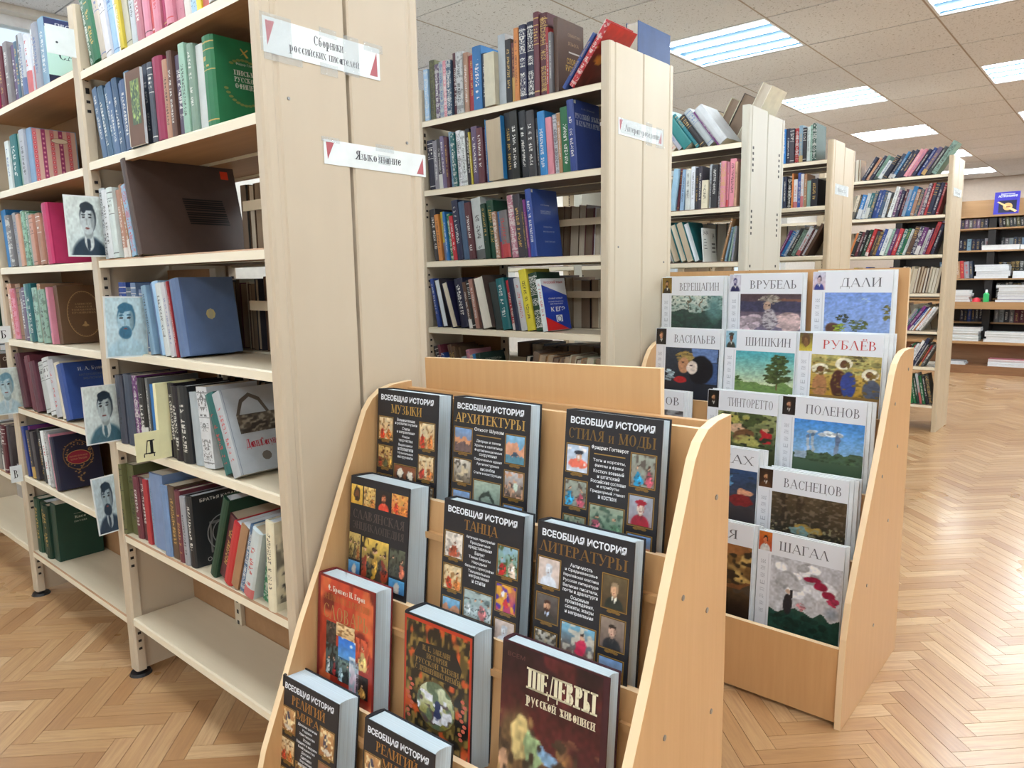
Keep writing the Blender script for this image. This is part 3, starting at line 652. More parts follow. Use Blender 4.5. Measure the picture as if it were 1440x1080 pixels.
def bookcase(label, XE, divs, Y0, sg, dep, top, levels, mat, braces=(), rail=None, backs=(), holes=None, screws=(), rail_top=None):
    """divs: X of the dividers' aisle faces beyond the end upright; levels: one list of shelf heights per bay"""
    t = thing('bookcase', label, 'bookcase', (XE, Y0, 0)); t0 = Matrix.Translation((-XE, -Y0, 0))
    def P(o): o.data.transform(t0); return o
    P(upright_mesh(XE-.032, XE, Y0, dep, top, sg, True, .02 if XE < -1.2 else .001).build('end_upright', mat, t))
    edges = [XE-.032]
    for x in divs: P(upright_mesh(x-.05, x, Y0, dep, top, sg, False).build('divider_upright', mat, t)); edges += [x, x-.05]
    for b in range(len(divs)):
        xa, xb = divs[b], edges[2*b] if b == 0 else divs[b-1]-.05
        for z in levels[b]:
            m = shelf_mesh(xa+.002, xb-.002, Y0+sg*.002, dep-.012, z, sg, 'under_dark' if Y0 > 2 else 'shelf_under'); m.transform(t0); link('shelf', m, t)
    for xa, xb, z in braces: m = MB(); m.box((xa, Y0+sg*(dep-.008) if sg < 0 else Y0+dep-.008, z-.013), (xb, Y0+sg*(dep-.001) if sg < 0 else Y0+dep-.001, z+.013)); P(m.build('cross_bar', 'case_wood', t))
    for xa, xb, za, zb in backs: m = MB(); ya, yb = sorted((Y0+sg*(dep-.006), Y0+sg*(dep-.001))); m.box((xa, ya, za), (xb, yb, zb)); P(m.build('back_panel', 'hardboard', t))
    if rail:
        m = MB(); ya, yb = sorted((Y0+sg*(dep-.02), Y0+sg*(dep-.007))); m.box((rail-.018, ya, .03), (rail+.018, yb, rail_top or top-.02)); P(m.build('slotted_rail', 'case_light', t))
        m = MB(); z = .1
        while z < (rail_top or top)-.05: m.box((rail-.005, min(ya, yb)-.0008, z), (rail+.005, min(ya, yb)+.001, z+.012)); z += .035
        P(m.build('rail_slots', 'dark_metal', t))['kind'] = 'stuff'
    for x in ([XE-.016]+[x-.025 for x in divs] if XE < -1.2 else []):
        m = MB(); m.disc((x, Y0+sg*.02, 0), .034, .009, 18, 0, 2, .03); m.disc((x, Y0+sg*.02, .009), .012, .016, 10); P(m.build('foot', 'black_plastic', t))
    # slots for the shelf hooks, on the inner face of the dividers and on the end
    m = MB()
    for x in divs:
        for z in (levels[0]+[top-.12]):
            for q in range(3): m.box((x-.002, *( (Y0+sg*.012, z-.06-q*.026) if sg > 0 else (Y0-.022, z-.06-q*.026))), (x+.0008, (Y0+.022 if sg > 0 else Y0-.012), z-.052-q*.026))
    P(m.build('hook_slots', 'dark_metal', t))['kind'] = 'stuff'
    if holes:
        m = MB()
        for z in levels[0]:
            for q in range(5): a, b = sorted((Y0+sg*holes, Y0+sg*(holes+.014))); m.box((XE-.001, a, z-.03-q*.025), (XE+.0007, b, z-.018-q*.025))
        P(m.build('punched_slots', 'dark_metal', t))['kind'] = 'stuff'
    for y, z in screws: m = MB(); m.disc((XE, Y0+sg*y, z), .004, .0022, 8, 0, 0, .003); P(m.build('screw', 'steel', t))
    return t
L1 = [1.85, 1.60, 1.322, 1.056, .775, .48, .203]
L2 = [1.893, 1.616, 1.324, 1.046, .770, .48, .203]
L3 = [1.842, 1.56, 1.31, 1.03, .76, .48, .2]; L4_ = [1.895, 1.635, 1.35, 1.07, .78, .49, .2]; L5 = [1.97, 1.672, 1.375, 1.08, .79, .51, .213]
XE1 = -1.392; D1 = [-2.335, -3.29, -4.24]
bookcase('beige bookcase closest to the camera, its shelves facing us, on black round feet', XE1, D1, .849, 1, .213, 2.03, [L1, [1.865, 1.59, 1.317, 1.048, .785, .508, .195], L1], 'case_beige',
         rail=-2.03, rail_top=1.29, braces=[(-1.86, -1.425, z+.13) for z in L1[1:5]], backs=[(-2.37, -2.17, 1.31, 1.58), (-2.37, -2.05, .2, 1.29), (-2.37, -1.9, 1.6, 2.0), (-2.05, -1.425, .03, .44), (-3.29, -2.4, .1, 2.0)], screws=((.06, 1.63), (.09, .3)))
bookcase('beige back half of the first bookcase, shelves turned towards the second one', XE1, [-2.335, -3.29], 1.284, -1, .213, 2.03, [L1, L1], 'case_beige', screws=((.05, 1.58), (.1, .9)))
bookcase('second cream bookcase along the aisle, packed with dictionaries', XE1, [-2.31, -3.26], 2.13, 1, .218, 2.02, [L2, L2], 'case_light', rail=-2.05, braces=[(-2.03, -1.425, z+.135) for z in L2[2:5]], backs=[(-2.31, -2.07, 1.06, 1.3), (-2.31, -2.07, .2, 1.04)], screws=((.06, 1.35), (.09, .9)))
bookcase('back half of the second cream bookcase, books showing their page edges', XE1, [-2.31, -3.26], 2.57, -1, .218, 2.02, [L2, L2], 'case_light', screws=((.06, 1.3),))
bookcase('third bookcase along the aisle, pale grey metal with punched slots', XE1, [-2.31, -3.26], 3.264, 1, .215, 2.0, [L3, L3], 'case_grey', holes=.05)
bookcase('back half of the grey metal third bookcase with punched slots', XE1, [-2.31, -3.26], 3.70, -1, .215, 1.99, [L3, L3], 'case_grey', holes=.06)
bookcase('fourth bookcase along the aisle, narrow cream end behind the grey one', XE1, [-2.31, -3.26], 4.44, 1, .21, 2.0, [L4_, L4_], 'case_wood')
bookcase('back half of the fourth cream bookcase', XE1, [-2.31, -3.26], 4.865, -1, .21, 1.98, [L4_, L4_], 'case_wood')
XE5 = -1.13
bookcase('fifth bookcase, standing alone furthest down the aisle', XE5, [-2.05, -3.0], 6.36, 1, .215, 2.10, [L5, L5], 'case_wood', braces=[(-2.0, -1.17, z+.14) for z in L5[3:4]])
bookcase('back half of the fifth bookcase facing the wall shelves', XE5, [-2.05, -3.0], 6.795, -1, .215, 2.10, [L5, L5], 'case_wood')
# ================================================================== books on the bookcases
Y1 = .858; F1 = 'first bookcase'
def sh(n, case, bay=''): return '%s shelf, %s%s' % (('top', 'second', 'third', 'fourth', 'fifth', 'sixth', 'bottom')[n], bay, case)
z = L1
row(sh(0, F1), Y1, z[0], 112, 343, 'gn/w.9/l-13/s5/iw gn/w1.5/l-13/h.215 cr/l-12 wh/l-11 lb/l-10 wh/l-9 yl/w.6/l-8 cr/l-7 lg pk pk rd/w.8 pk cm pk pk sa lb yl/w.6 cr wh lb gn lg', lean=-4)
bk = row(sh(1, F1), Y1, z[1], 141.6, 304, 'sb/w.9/s1/l-11 sb/w1/s1/l-11 sb/w.8/s1/l-10 sb/w.9/s1/l-9 sb/w.9/s1/l-8 sb/w.9/s1/l-6 sb/w1/s1/l-5 sb/w.9/s4/iw/l-4 sl/w.9/l-3/s2/iw sl/w.8/l-2/s1 dv/w1/s3/iw sl/w.8/s2/iw cm/w1.6/s0 sa/w.9/s1/ik br/w.7/s1 dv/w1.2/s1/iw mn/w.8/s1/ik mn/w.9/s1 wh/w1/s0 gn/w1.5/s2/ig/h.195', lean=-1, h=.192)
COVERS = {'green': bk[-1]}
pb_ = make_book('thin brown book with a green landscape picture, turned to face out on the second shelf', .008, .183, .088, 'br', (X_at(189, .851, z[1]), .850, z[1]+.001), (0, 0, -math.pi/2), style=0, hard=False, jitter=False, bulge=0)
pb_.location.y += .0; pb_.rotation_euler = (0, 0, -math.pi/2); F = Flat(); F.rect(0, .0, .004, .183, (206, 196, 176)); F.grid(.028, .05, .078, .158, art(24, 44, [('g', (60, 84, 50), (120, 140, 70)), ('b', .5, .5, .5, .5, 90, (150, 170, 90), .07), ('b', .5, .5, .5, .5, 70, (50, 76, 50), .06)], 77)); F.build('cover_print', pb_, .0082)
bk = row(sh(2, F1), Y1, z[2], 147, 196, 'lg/s3/ik/w1.2/l-2 wh/s1/ik/w1.2/l-3 wh/w1.2/l-4 sa/w.9/l-6 sa/w.5/P/l-7 tn/w.5/P/l-9 lb/w.9/s5/ir/P/l-11 wh/w.3/P/l-12', h=.195)
COVERS['box'] = (make_book('big dark brown folio with black stripes, leaning on the third shelf', .026, .262, .31, 'db', (X_at(200, Y1, z[2]), Y1-.012, z[2]+.0005), (0, math.radians(-13.5), 0), style=0, jitter=False), .026, .262, .31)
row('fourth shelf recess, '+F1, Y1+.035, z[3], 156, 210, 'bl/s2/iw/w1.1 bl/s2/iw/w1.1 bl/s2/iw sb/s2/iw pb/s2/iw/w.8 pb/s2/iw', h=.19, d=.13)
bk = row(sh(3, F1), Y1, z[3], 214, 262, 'lb/w.8/l-9/s1/ik pb/w.7/l-9/s0 lb/w1/l-9/s0 wh/w.9/l-9/s1/ik wh/w.7/l-9/s1/ib rd/w.3/P/l-9 pb/w1.6/l-9/s0/h.203/d.15', h=.195, lean=-9)
COVERS['blue'] = bk[-1]
bk = row(sh(4, F1), Y1, z[4], 172, 342, 'sl/w1.4/s1/ik sl/w1.7/s0 pu/w1.1/s5/iw mr/w.8/s1 bk/w1.3/s4/iw gy/w.5/P az/w2/s0/n%s bk/w1.3/s1/iw bk/w1.1/s1/iw bk/w1.1/s1/iw bk/w1.5/s1/iw lg/w1.3/s0/l-3 wh/w1.8/s3/ik/l-4 tl/w1.3/s1/ir/l-22 lg/w1.2/s1/ir/l-22/h.216/d.15' % 'thick_bright_blue_hardback_behind_the_yellow_letter_tab,_fifth_shelf_of_first_bookcase', h=.203, lean=-1.5)
COVERS['epic'] = bk[-1]
bk = row(sh(5, F1), Y1, z[5], 172, 276, 'ol/h.222/w1.2/s3/ik ol/h.222/w1.2/s1/ik mr/w1/s1 mr/w1.1/s1 rd/w.8/s0/P lb/w.4/P pb/w2.1/h.225/s0 pb/w1/s0/h.205 br/w1.1/s1/ig mr/w.8/s1/ig lg/w.7/s1/ik bk/w.9/s1/iw/h.2/d.15', h=.205, lean=-1.5, n0=9)
COVERS['crime'] = bk[-1]
row('sixth shelf near the aisle, '+F1, Y1, z[5], 293, 372, 'dg/w1.2/h.25/l24/s0 mr/w1.5/s1/ig/l24 rd/w1.3/s0/l23 tn/w1.3/s0/l23/h.19 sb/w.9/s5/iw/l22 wh/w1.6/s4/ir/l20 gn/w1/l14/s5/iw', h=.198, n0=2)
COVERS['last'] = (make_book('cream book with ink drawings, closest to the aisle on the sixth shelf', .034, .222, .14, 'cr', (X_at(380, Y1, z[5]), Y1-.006, z[5]+.0005), (0, math.radians(3), 0), ink=INK['k'], style=1, jitter=False), .034, .222, .14)
FB = 'second bay of '+F1; z2 = [1.865, 1.59, 1.317, 1.048, .785, .508, .195]
bk = row(sh(0, FB), Y1, z2[0], -6, 67, 'cm/w1.1 mr mr pk/w.8 gy dv/w.9/s1/iw sb/w.9 gy lg/w.8 wh/w1/s4/ir wh/w1/s4/ir lg/w1 lb/w1.3/s1/iw/h.2', h=.19, lean=-1)
COVERS['teal'] = bk[-1]
bk = row(sh(1, FB), Y1, z2[1], 12, 48, 'wh/w.8 tl/w1.4/s1/iw mn/w1.2/s0 lg/w1 lb/w1/s0/h.178/d.14', h=.175, lean=-1)
COVERS['pattern'] = bk[-1]
bk = row(sh(2, FB), Y1, z2[2], 4, 75, 'az/w1.5/s0/h.21 dv gy lg/w.9 dk sa/w.9/s0 mn/w.9 gn/w.8 mn/w.9/s0 sa/s2/h.17 sa/s2/h.17 sa/s2/h.17/w.9 pk/w.3/P cm/w1.2/s0/h.2/d.15', h=.19, lean=-5)
COVERS['crim'] = bk[-1]
bk = row(sh(3, FB), Y1, z2[3], 14, 84, 'sa/s5/iw pk/s5 tn/w1.4/s2/ik gy dv/w.7 mn/w1.1/s5/ib tl/w1.3/s1 mn/s5/ik sa/w.7/s5 mn/w1.4/s5/ik dv/w.7/s3 pk/w.5 br/w1/s0/h.198/d.15', h=.198, lean=-4)
COVERS['brown'] = bk[-1]
bk = row(sh(4, FB), Y1, z2[4], 36, 103, 'mr/s0/w1.1 mr/s0 mr/s0 mr/w1.1/s0 wh/w1.3/s2/ik wh/w1.3/s2/ik wh/w1 cr/w1/s0 bl/w1.2/s0/l-14/h.195/d.15', h=.2, lean=-12)
COVERS['azure'] = bk[-1]
bk = row(sh(5, FB), Y1, z2[5], 36, 87, 'bl/w1/s0 pu/w.6 dk/w1 dk/w1.1/s0 bk dk/w.8 orr/w.5/P wh/w1.1/s1/ir wh/w1 lg/w.5 pk/w.6/P nv/w1.1/s0/h.198/d.15', h=.2, lean=-9)
COVERS['navy'] = bk[-1]
bk = row(sh(6, FB), Y1+.01, z2[6], 54, 81, 'dg/w1/s1/ig dg/w1/s1/ig dg/w1/s1/ig dg/w1.1/s0/h.228/d.16', h=.228, lean=1)
COVERS['forest'] = bk[-1]
TB = 'third bay of '+F1
bk = row(sh(2, TB), Y1, z[2], -3.66, -3.46, 'nv dk gn wh/w1.2 ol/w1.4 cr br lb', px=False, h=.2)
row(sh(1, TB), Y1, z[1], -3.62, -3.36, 'cr dk mn wh br/w1.2 ol/w1.4', px=False, h=.2)
row(sh(0, TB), Y1, z[0], -3.62, -3.4, 'mr cm rd/w.8 pk cm mr', px=False, h=.2)
bk = row(sh(3, TB), Y1, z[3], -3.66, -3.47, 'lb lb/w1.2 wh nv lg dg/w1.2/s0/h.2/d.15', px=False, h=.2); COVERS['third'] = bk[-1]
bk = row(sh(4, TB), Y1, z[4], -3.66, -3.5, 'br dk gn wh/w.9 br/w.6/s0/h.2/d.15', px=False, h=.2); COVERS['poet'] = bk[-1]
bk = row(sh(5, TB), Y1, z[5], -3.64, -3.47, 'gy bk mr dk/w.7/s0/h.2/d.15', px=False, h=.2); COVERS['poetess'] = bk[-1]
# books of the back half, page edges towards us through the open back
R1 = 'back of '+F1
for i, (n_, sp) in enumerate((('second', 'dk br mr mr bk br br'), ('third', 'dk br mr dk br bk mr br'), ('fourth', 'dk br br cr mr/w2 cr br bk dk'), ('fifth', 'br dk nv mr br bk'))):
    row('%s shelf, %s' % (n_, R1), 1.10, (L1[1], L1[2], L1[3], L1[4])[i], -2.3 if i != 1 else -1.94, -1.44, ' '.join([sp]*(4 if i != 1 else 2)), px=False, h=.2, rear=True, d=.16 if i != 1 else .10)
# second bookcase
Y2 = 2.142; F2 = 'second bookcase'; z = L2
bk = row(sh(0, F2), Y2, z[0], 594, 783, 'lb/s5/iw ol/w1.2/s5/ik/h.235 dv/s5 lg/s5/ib pk/w1/s5/iw sb/s5/iw mr/w1.1/s1/iw/h.235 wh/w1.3/s5/ik/h.23 sa/w.9/s1 rd/w1.1/s1 az/w1.7/s1/iw/h.232 nv/w1/s1/iw/h.2 cr/w1.9/s0/h.19/P/y-.02 lg/w1.4/s0/h.25 bk/w1.1/s1/ig/h.225 mr/w.5/h.21 orr/w.9/s1/ik/h.255 nv/w1.3/s3/iw/h.26 nv/w1.3/s3/iw/h.265 mr/w.9/s2/ig/h.29 mr/w1.4/s3/ig/h.28/d.17 rd/w.4/P gy/w.5/P br/w.7/s0/h.255/d.16', h=.215, lean=-1, d=.14)
COVERS['dict'] = bk[-1]
bk = row('top shelf against the end, '+F2, Y2-.01, z[0], 789, 812, 'bl/w1/l40/h.2/s1 rd/w1.6/l40/s5/iw/h.235/d.17', h=.2, d=.15, n0=1)
COVERS['redlean'] = bk[-1]
bk = row(sh(1, F2), Y2, z[1], 598, 813, 'nv/w1.6/s2/iw/h.2 gy/w1/s1/h.195 dk/w1/s4/iw dv/w1/s1 mr/w.7/s1 lb/w.7/s5/ib tl/w.9/s5/iw wh/w1.1/s5/ik wh/w1.1/s5/ik bk/w.9/s1/iw yl/w.4/P dv/w1.4/s1/iw mr/w1.4/s1/iw dv/w.6 gy/w.4 az/w3.3/s0/h.232/y-.012/b bk/w1.4/s1/ig/h.245 bk/w1.6/s1/iw/h.245 bk/w1.4/s1/iw/h.24 dk/w1.7/s1/iw/h.235 bk/w.5 az/w1.5/s1/iw/h.225 pk/w1.1/s0 wh/w.8/s5 tn/w.6 gn/w1.5/s1/iw/h.225 bl/w1.3/s1/iw/h.242/d.16', h=.212, lean=-4)
COVERS['navyright'] = bk[-1]
bk = row(sh(2, F2), Y2, z[2], 604, 756, 'dk/w1.4/s1/iw orr/w.9/s1/ik yl/w1/s4/ib/h.2 az/w.6 gn/w.9/s5/iw/h.19 rd/w.9/s1/iw/h.18 nv/w1.3/s1/iw/h.24 sb/w1.4/s0/h.232 mr/w1.2/s1/iw/h.225 wh/w2/s4/ik/h.24/d.16 dg/w1.1/s1/ig/h.215 dg/w1.3/s1/ig/h.225 sa/w.8/h.18/s5 az/w.7/s4/ir/h.18/P gy/w1.6/s4/ir/h.18 pk/w1.3/s5/iw/h.235 dk/w1.5/s1/ig/h.235 dk/w.5/h.22 pu/w.5/s1 bl/w1.2/s1/iw/h.25/d.16', h=.205, lean=-7)
COVERS['navybig'] = bk[-1]
bk = row(sh(3, F2), Y2, z[3], 607, 772, 'bl/w.7 dk/w1.2/s0/b/l-14 _/w1 nv/w1.4/s0/b/h.195/l-18/y-.01 nv/w2/s1/iw br/w.8 bk/w.7/s2/iw sa/w.8/s1 mr/w.5 db/w2/s0/b/h.21/l-14/y-.012 dk/w1.6/s0 tl/w1.6/s1/iw rd/w.9/s4/iw nv/w1/s0 wh/w1.2/s1/ir yl/w1.3/s1/ik/h.235 dg/w1.6/s3/iw/h.22 wh/w1/s1/ir/h.198/P/d.15', h=.2, lean=-11)
COVERS['exam'] = bk[-1]
bk = row(sh(4, F2), Y2, z[4], 612, 688, 'dk/w1.4 mr/w.8 bl/w.8/h.17 lg/w.8/h.15 br/w1.2/s1/ig br/w1.4/s1/ig br/w.8 lg/w1.1/h.16 pk/w1/s5/h.19 cr/w.8/h.17 az/w1.4/s1/iw/h.175 dg/w1.2/s0/h.18/d.15', h=.2, lean=-14, n0=13)
COVERS['dg2'] = bk[-1]
row('fifth shelf near the aisle, '+F2, Y2+.01, z[4], 731, 832, 'bk br/w1.2 tn/w1.6 tn/w1.2 br/w1.2 tn cr cr/w1.1 br tn cr/w1.2 tn', h=.19, lean=12, rear=True, d=.15)
R2 = 'back of '+F2
for n_, zz, sp, le in (('third', z[2], 'dk br gy br tn cr br cr br mr wh mr nv br dk', 3), ('fourth', z[3], 'dk bk br cr br cr tn br bk br cr br tn cr', 0), ('fifth', z[4], 'br dk br bk cr tn br dk br', 0), ('second', z[1], 'bl az wh gn mr nv wh bk', -4), ('top', z[0], 'nv bk mr dk', 0)):
    row('%s shelf, %s' % (n_, R2), 2.385, zz, -2.02 if n_ != 'top' else -1.66, -1.44, sp, px=False, h=.2, lean=le, rear=True, d=.16)
bk = [make_book('large dark blue folio lying against the top end of the second bookcase', .05, .245, .235, 'bl2', (-1.455, 2.585, 1.90), (0, math.radians(0), math.pi), style=0, hard=True, jitter=False)]
bk[0].location = (-1.425, 2.60, 1.898)
make_book('dark blue book behind the big blue folio on the second bookcase', .03, .25, .17, 'nv', (-1.49, 2.57, 1.898), (0, 0, math.pi), style=0, jitter=False)
# third bookcase
Y3 = 3.275; F3 = 'third bookcase'; z = L3
row(sh(0, F3), Y3, z[0], 926, 1029, 'gy/l-38 cr/l-38 cr/l-38/w.8 lg/l-38/w.8 tl/w1.6/l-38/s0/h.215 tl/w.6/l-38/h.21 bk/w.8/l-38 lg/l-38/w1.3/h.215 pu/w.4/P/l-38/h.21 wh/w1.5/l-38/s0/ik/h.215/d.17', h=.2)
row(sh(1, F3), Y3, z[1], 941, 1035, 'lb/w1.6/l7/s0 mr/w.7/l6 lb/w1.1/l4/s1/ik wh/w1.4/s1/ik wh/w1/s1/ik dk/w.9 dk/w1.1 cr/w1.7/h.13/s1/ik lg/w.8/s1/ik dk/w1.6/s1 wh/w.7 pk/w1.3/s5/ig pk/w.6 pk/w1.6/s1/ik/h.215 sa/w.7', h=.2, lean=1)
bk = row(sh(2, F3), Y3, z[2], 938, 984, 'lg/b wh/b/w.4 tl/w1.3/b/s0 tl/w1.2/b/s0 tl/w1.2/b/s0 tl/w1.2/b/s0', h=.2, lean=-20, n0=8)
bk = row('third shelf by the aisle, '+F3, Y3-.004, z[2], 988, 1030, 'wh/w.8/h.16/s0/P/l-5/d.14 _/w9 tn/l14/w.9/h.2 lb/l12/w1.1/h.16 mn/l9/w1/h.16 lg/w1/l6/h.16', h=.16)
COVERS['card3'] = bk[0]
row(sh(3, F3), Y3, z[3], 945, 1030, 'br dk bl nv pu dk br bk dk bl pu dk', h=.19, lean=8)
R3 = 'back of '+F3
bk = row('top shelf, '+R3, 3.49, z[0]+.001, -2.0, -1.47, 'cr/h.22 nv/h.22 cr/h.23 nv/h.2 cr/h.23 bk/h.21 cr/w1.2 bk/w1.6 cr/w1.2/h.31/d.19', px=False, h=.27, lean=28, rear=True, d=.19)
for n_, zz, sp in (('third', z[2], 'dk br gy dk bk gy br dk dk br'), ('second', z[1], 'dk br nv bk br dk')):
    row('%s shelf, %s' % (n_, R3), 3.50, zz, -1.95, -1.44, sp, px=False, h=.19, rear=True, d=.16, one=True)
# fourth bookcase
Y4 = 4.452; F4 = 'fourth bookcase'; z = L4_
row(sh(0, F4), Y4, z[0], 1099, 1147, 'az/w1 nv/w1.1/s1/iw dk/w1.1 rd/w1.2/s5/iw lb/w1.1/s4/ig bk/w.9 wh/w.8 mn/w.6/s5/ik dg/w1/s5/iw/h.21/d.17', h=.2, lean=-1)
COVERS['thriller'] = None
row(sh(1, F4), Y4, z[1], 1096, 1149, 'lb/w.8/s1/iw nv/w1.1/s1/iw bk/w1.2/s5/iw orr/w.4/h.2 wh/w1.2/s4/ir/h.165 bl/w1/s1/iw/h.2 wh/w.8/h.19 tn/w.8/h.19 mn/w1.3/h.15/s0 bk/w1.8/h.155', h=.18)
row(sh(2, F4), Y4, z[2], 1092, 1140, 'pu az/w1.2 lb/w1.2/s5/iw dk/w1.6/s1/iw mn/w1.6/s5/ik wh/w1.8 mr/w.8 wh/w1/s1/ir br/w1.2/s0/h.2', h=.17, lean=27)
row(sh(3, F4), Y4, z[3], 1092, 1158, 'wh br mr dk tn br dk bk br mr', h=.18, lean=4)
R4 = 'back of '+F4
for n_, zz in (('second', z[1]), ('third', z[2])): row('%s shelf, %s' % (n_, R4), 4.68, zz, -1.9, -1.44, 'cr dk bk nv wh dk bl cr', px=False, h=.19, rear=True, d=.16, one=True)
# fifth bookcase
Y5 = 6.372; F5 = 'fifth bookcase'; z = L5
row('top shelf page edges, '+F5, Y5+.02, z[0], 1196, 1210, 'cr/w.8 nv cr/w1 tn/w.9', h=.17, rear=True, one=True, n0=18)
row(sh(0, F5), Y5, z[0], 1210, 1322, 'nv/s1/iw sa/w.9 nv/s1/iw mn/s4/ik wh/w1.2/h.15 nv/w1.2 sl/h.2 az/w.9/h.215 nv/s1/iw/h.22 nv/w1.1/h.22 pk/w1.1/s1/iw/h.22 pk/w.9/h.22 nv/h.215/s1/iw bl/w1/h.22 dv/w1.1/h.22/s4 dk/w1.1/h.225/s1/iw mn/w1.5/s5/ik/h.26', h=.195, lean=31, one=True)
row(sh(1, F5), Y5, z[1], 1195, 1321, 'cr dk/w.6 az/w1.3/s4/iw wh/w1.1/s1/ib tl/s4/iw sb/w.8 bl/s1/iw/h.22 bl/w.9/s1/iw/h.22 sb/w.8/h.21 wh/s1/ik dk/w.7 wh/w1.2/s1/ik/h.235 pu/w.7/s5/iw nv/w.9/s1/iw mr/w.8/s1/iw lb/w1 az/w1.2/s1/iw/h.225 sa/w.9 sb/w.9/s5 pk/w.6 dv/w1/s5/iw/h.24 rd/w.8/s1/iw/h.24 nv/w1.2/h.24 nv/w.9/s1/iw/h.24 rd/w.6/h.235', h=.205, lean=14, one=True)
row(sh(2, F5), Y5, z[2], 1192, 1324, 'orr/w.7 bk mr/w.8 bk/s1/iw dg/s1/iw rd/w1/s4/iw/h.22 dk/s1/ig br/s5 bl/w1/s1/iw/h.215 wh/w1.3/s1/ib mn/w.7 pu/w1/s1/iw/h.21 rd/s1/iw/w1.1/h.21 tl/s5/iw gn/w.8 wh/w.9 br/w1.2/h.22 nv/w1.1/s5/iw/h.22 pu/w1.1/s4/iw wh/w1/s1/ik pu/w.6 rd/w1.2/s1/ik/h.25 nv/w.9/s1/iw/h.23', h=.205, lean=17, one=True)
row('fourth shelf page edges, '+F5, Y5+.02, z[3], 1262, 1322, 'gy dk lg cr wh/w1.2 tn br tn br bk cr tn br', h=.2, lean=9, rear=True, one=True)
row('fourth shelf, far part, '+F5, Y5, z[3], 1196, 1258, 'yl ol pu bl nv lb dk nv bl pu wh', h=.2, lean=4, one=True, n0=14)
row(sh(4, F5), Y5, z[4], 1262, 1306, 'cr lb/s5 tl/s1/iw pu/w1.6/s1/iw/h.22 bl/w1 wh/w.8 orr/w.5 wh/w1.3/s1/ir/h.215 wh/w1.2/s1/ik/h.215', h=.2, lean=33, one=True)
row(sh(5, F5), Y5, z[5], 1262, 1300, 'mr gn/w.7 rd/w.6 wh/s1/ik/w1.2 wh/s1/ik/w1.2/h.22 nv/w1.6/s1/iw/h.24 wh/w.4 bk/w1 rd/w.8/s4 dk', h=.195, lean=26, one=True)
row(sh(6, F5), Y5, z[6], 1276, 1312, 'wh/w.9 gn/w1.2/s1/iw gn/w1.2/s1/iw dg/s1/iw/w1.1 wh/s4/ir gn/w1.2/s1/iw bk/w1 dk/w1.2', h=.23, lean=-11, one=True)
R5 = 'back of '+F5
for n_, zz in (('second', z[1]), ('third', z[2]), ('fifth', z[4])): row('%s shelf, %s' % (n_, R5), 6.60, zz, -1.9, -1.19, 'cr dk br mr cr dk br tn cr mr bk', px=False, h=.2, lean=-10, rear=True, one=True, d=.16)
# ---------------- prints on covers that face the aisle
def cover(key, name='cover_print', mat='print'):
    b, t, h, d = COVERS[key]
    def done(F, nm=name, mt=mat): return F.build(nm, b, t+.0003, mt)
    return Flat(), h, d, done
GOLD = (196, 160, 84)
F, h, d, go = cover('green')
for i in range(26):
    a = math.radians(200+i*11.5); F.ell(d*.52+d*.36*math.cos(a), h*.52+d*.36*math.sin(a), .006, .003, (124, 128, 70), n=7)
for i, tx in enumerate(('ПИСЬМА', 'РУССКОГО', 'ОФИЦЕРА')): F.serif(tx, d*.34, h*(.60-.075*i), d*.80, h*(.655-.075*i), (214, 218, 208), 1, 1.5)
F.sans('Фёдор Глинка', d*.38, h*.71, d*.76, h*.745, (205, 210, 200), 1); F.poly([(d*.46, h*.82), (d*.5, h*.84), (d*.62, h*.9), (d*.6, h*.91)], GOLD); F.poly([(d*.62, h*.82), (d*.58, h*.81), (d*.47, h*.9), (d*.49, h*.91)], GOLD); go(F)
F, h, d, go = cover('box')
for i, (u0, z0) in enumerate([(.45, .60), (.452, .575), (.455, .555), (.46, .53), (.463, .51), (.466, .485), (.47, .452), (.473, .432), (.476, .405), (.48, .38), (.483, .36), (.486, .335)]): F.rect(d*u0, h*z0, d*(u0+.38), h*(z0+.015), (14, 12, 12))
F.rect(d*.86, h*.865, d*.935, h*.955, (232, 70, 40)); go(F)
F, h, d, go = cover('blue'); F.ell(d*.5, h*.52, .013, .014, (190, 180, 130), n=8); F.ell(d*.5, h*.52, .007, .016, (176, 170, 140), 1, n=5); F.rect(.006, .004, .008, h-.004, (86, 110, 158)); go(F)
F, h, d, go = cover('epic')
F.poly([(d*.2, h*.68), (d*.32, h*.86), (d*.5, h*.93), (d*.68, h*.86), (d*.8, h*.68), (d*.74, h*.68), (d*.64, h*.82), (d*.5, h*.88), (d*.36, h*.82), (d*.26, h*.68)], (92, 84, 76))
F.grid(d*.2, h*.46, d*.92, h*.68, art(34, 16, [('g', (84, 76, 66), (96, 86, 74)), ('n', 12, .5, (150, 142, 126)), ('n', 9, .6, (60, 54, 50))], 5), 1)
F.serif('Давид', d*.24, h*.29, d*.52, h*.39, (184, 50, 66), 1, 1.5); F.serif('Сасунский', d*.5, h*.29, d*.96, h*.38, (184, 50, 66), 1, 1.5); F.ell(d*.55, h*.17, .013, .012, (112, 104, 96), n=9); F.rect(.008, 0, .0095, h, (120, 128, 140)); go(F)
F, h, d, go = cover('crime'); F.sans('БРАТЬЯ КАРАМ', d*.16, h*.90, d*.9, h*.945, (226, 226, 220), 1, .01)
for q in (.26, .18, .10): F.ring(d*.56, h*.42, d*q*1.2, d*q*1.3, .003, (150, 150, 150), 1)
F.rect(d*.3, h*.16, d*.34, h*.6, (120, 120, 120)); F.rect(d*.3, h*.56, d*.62, h*.6, (110, 110, 110)); F.ring(d*.26, h*.08, .006, .006, .0015, (190, 190, 190)); go(F)
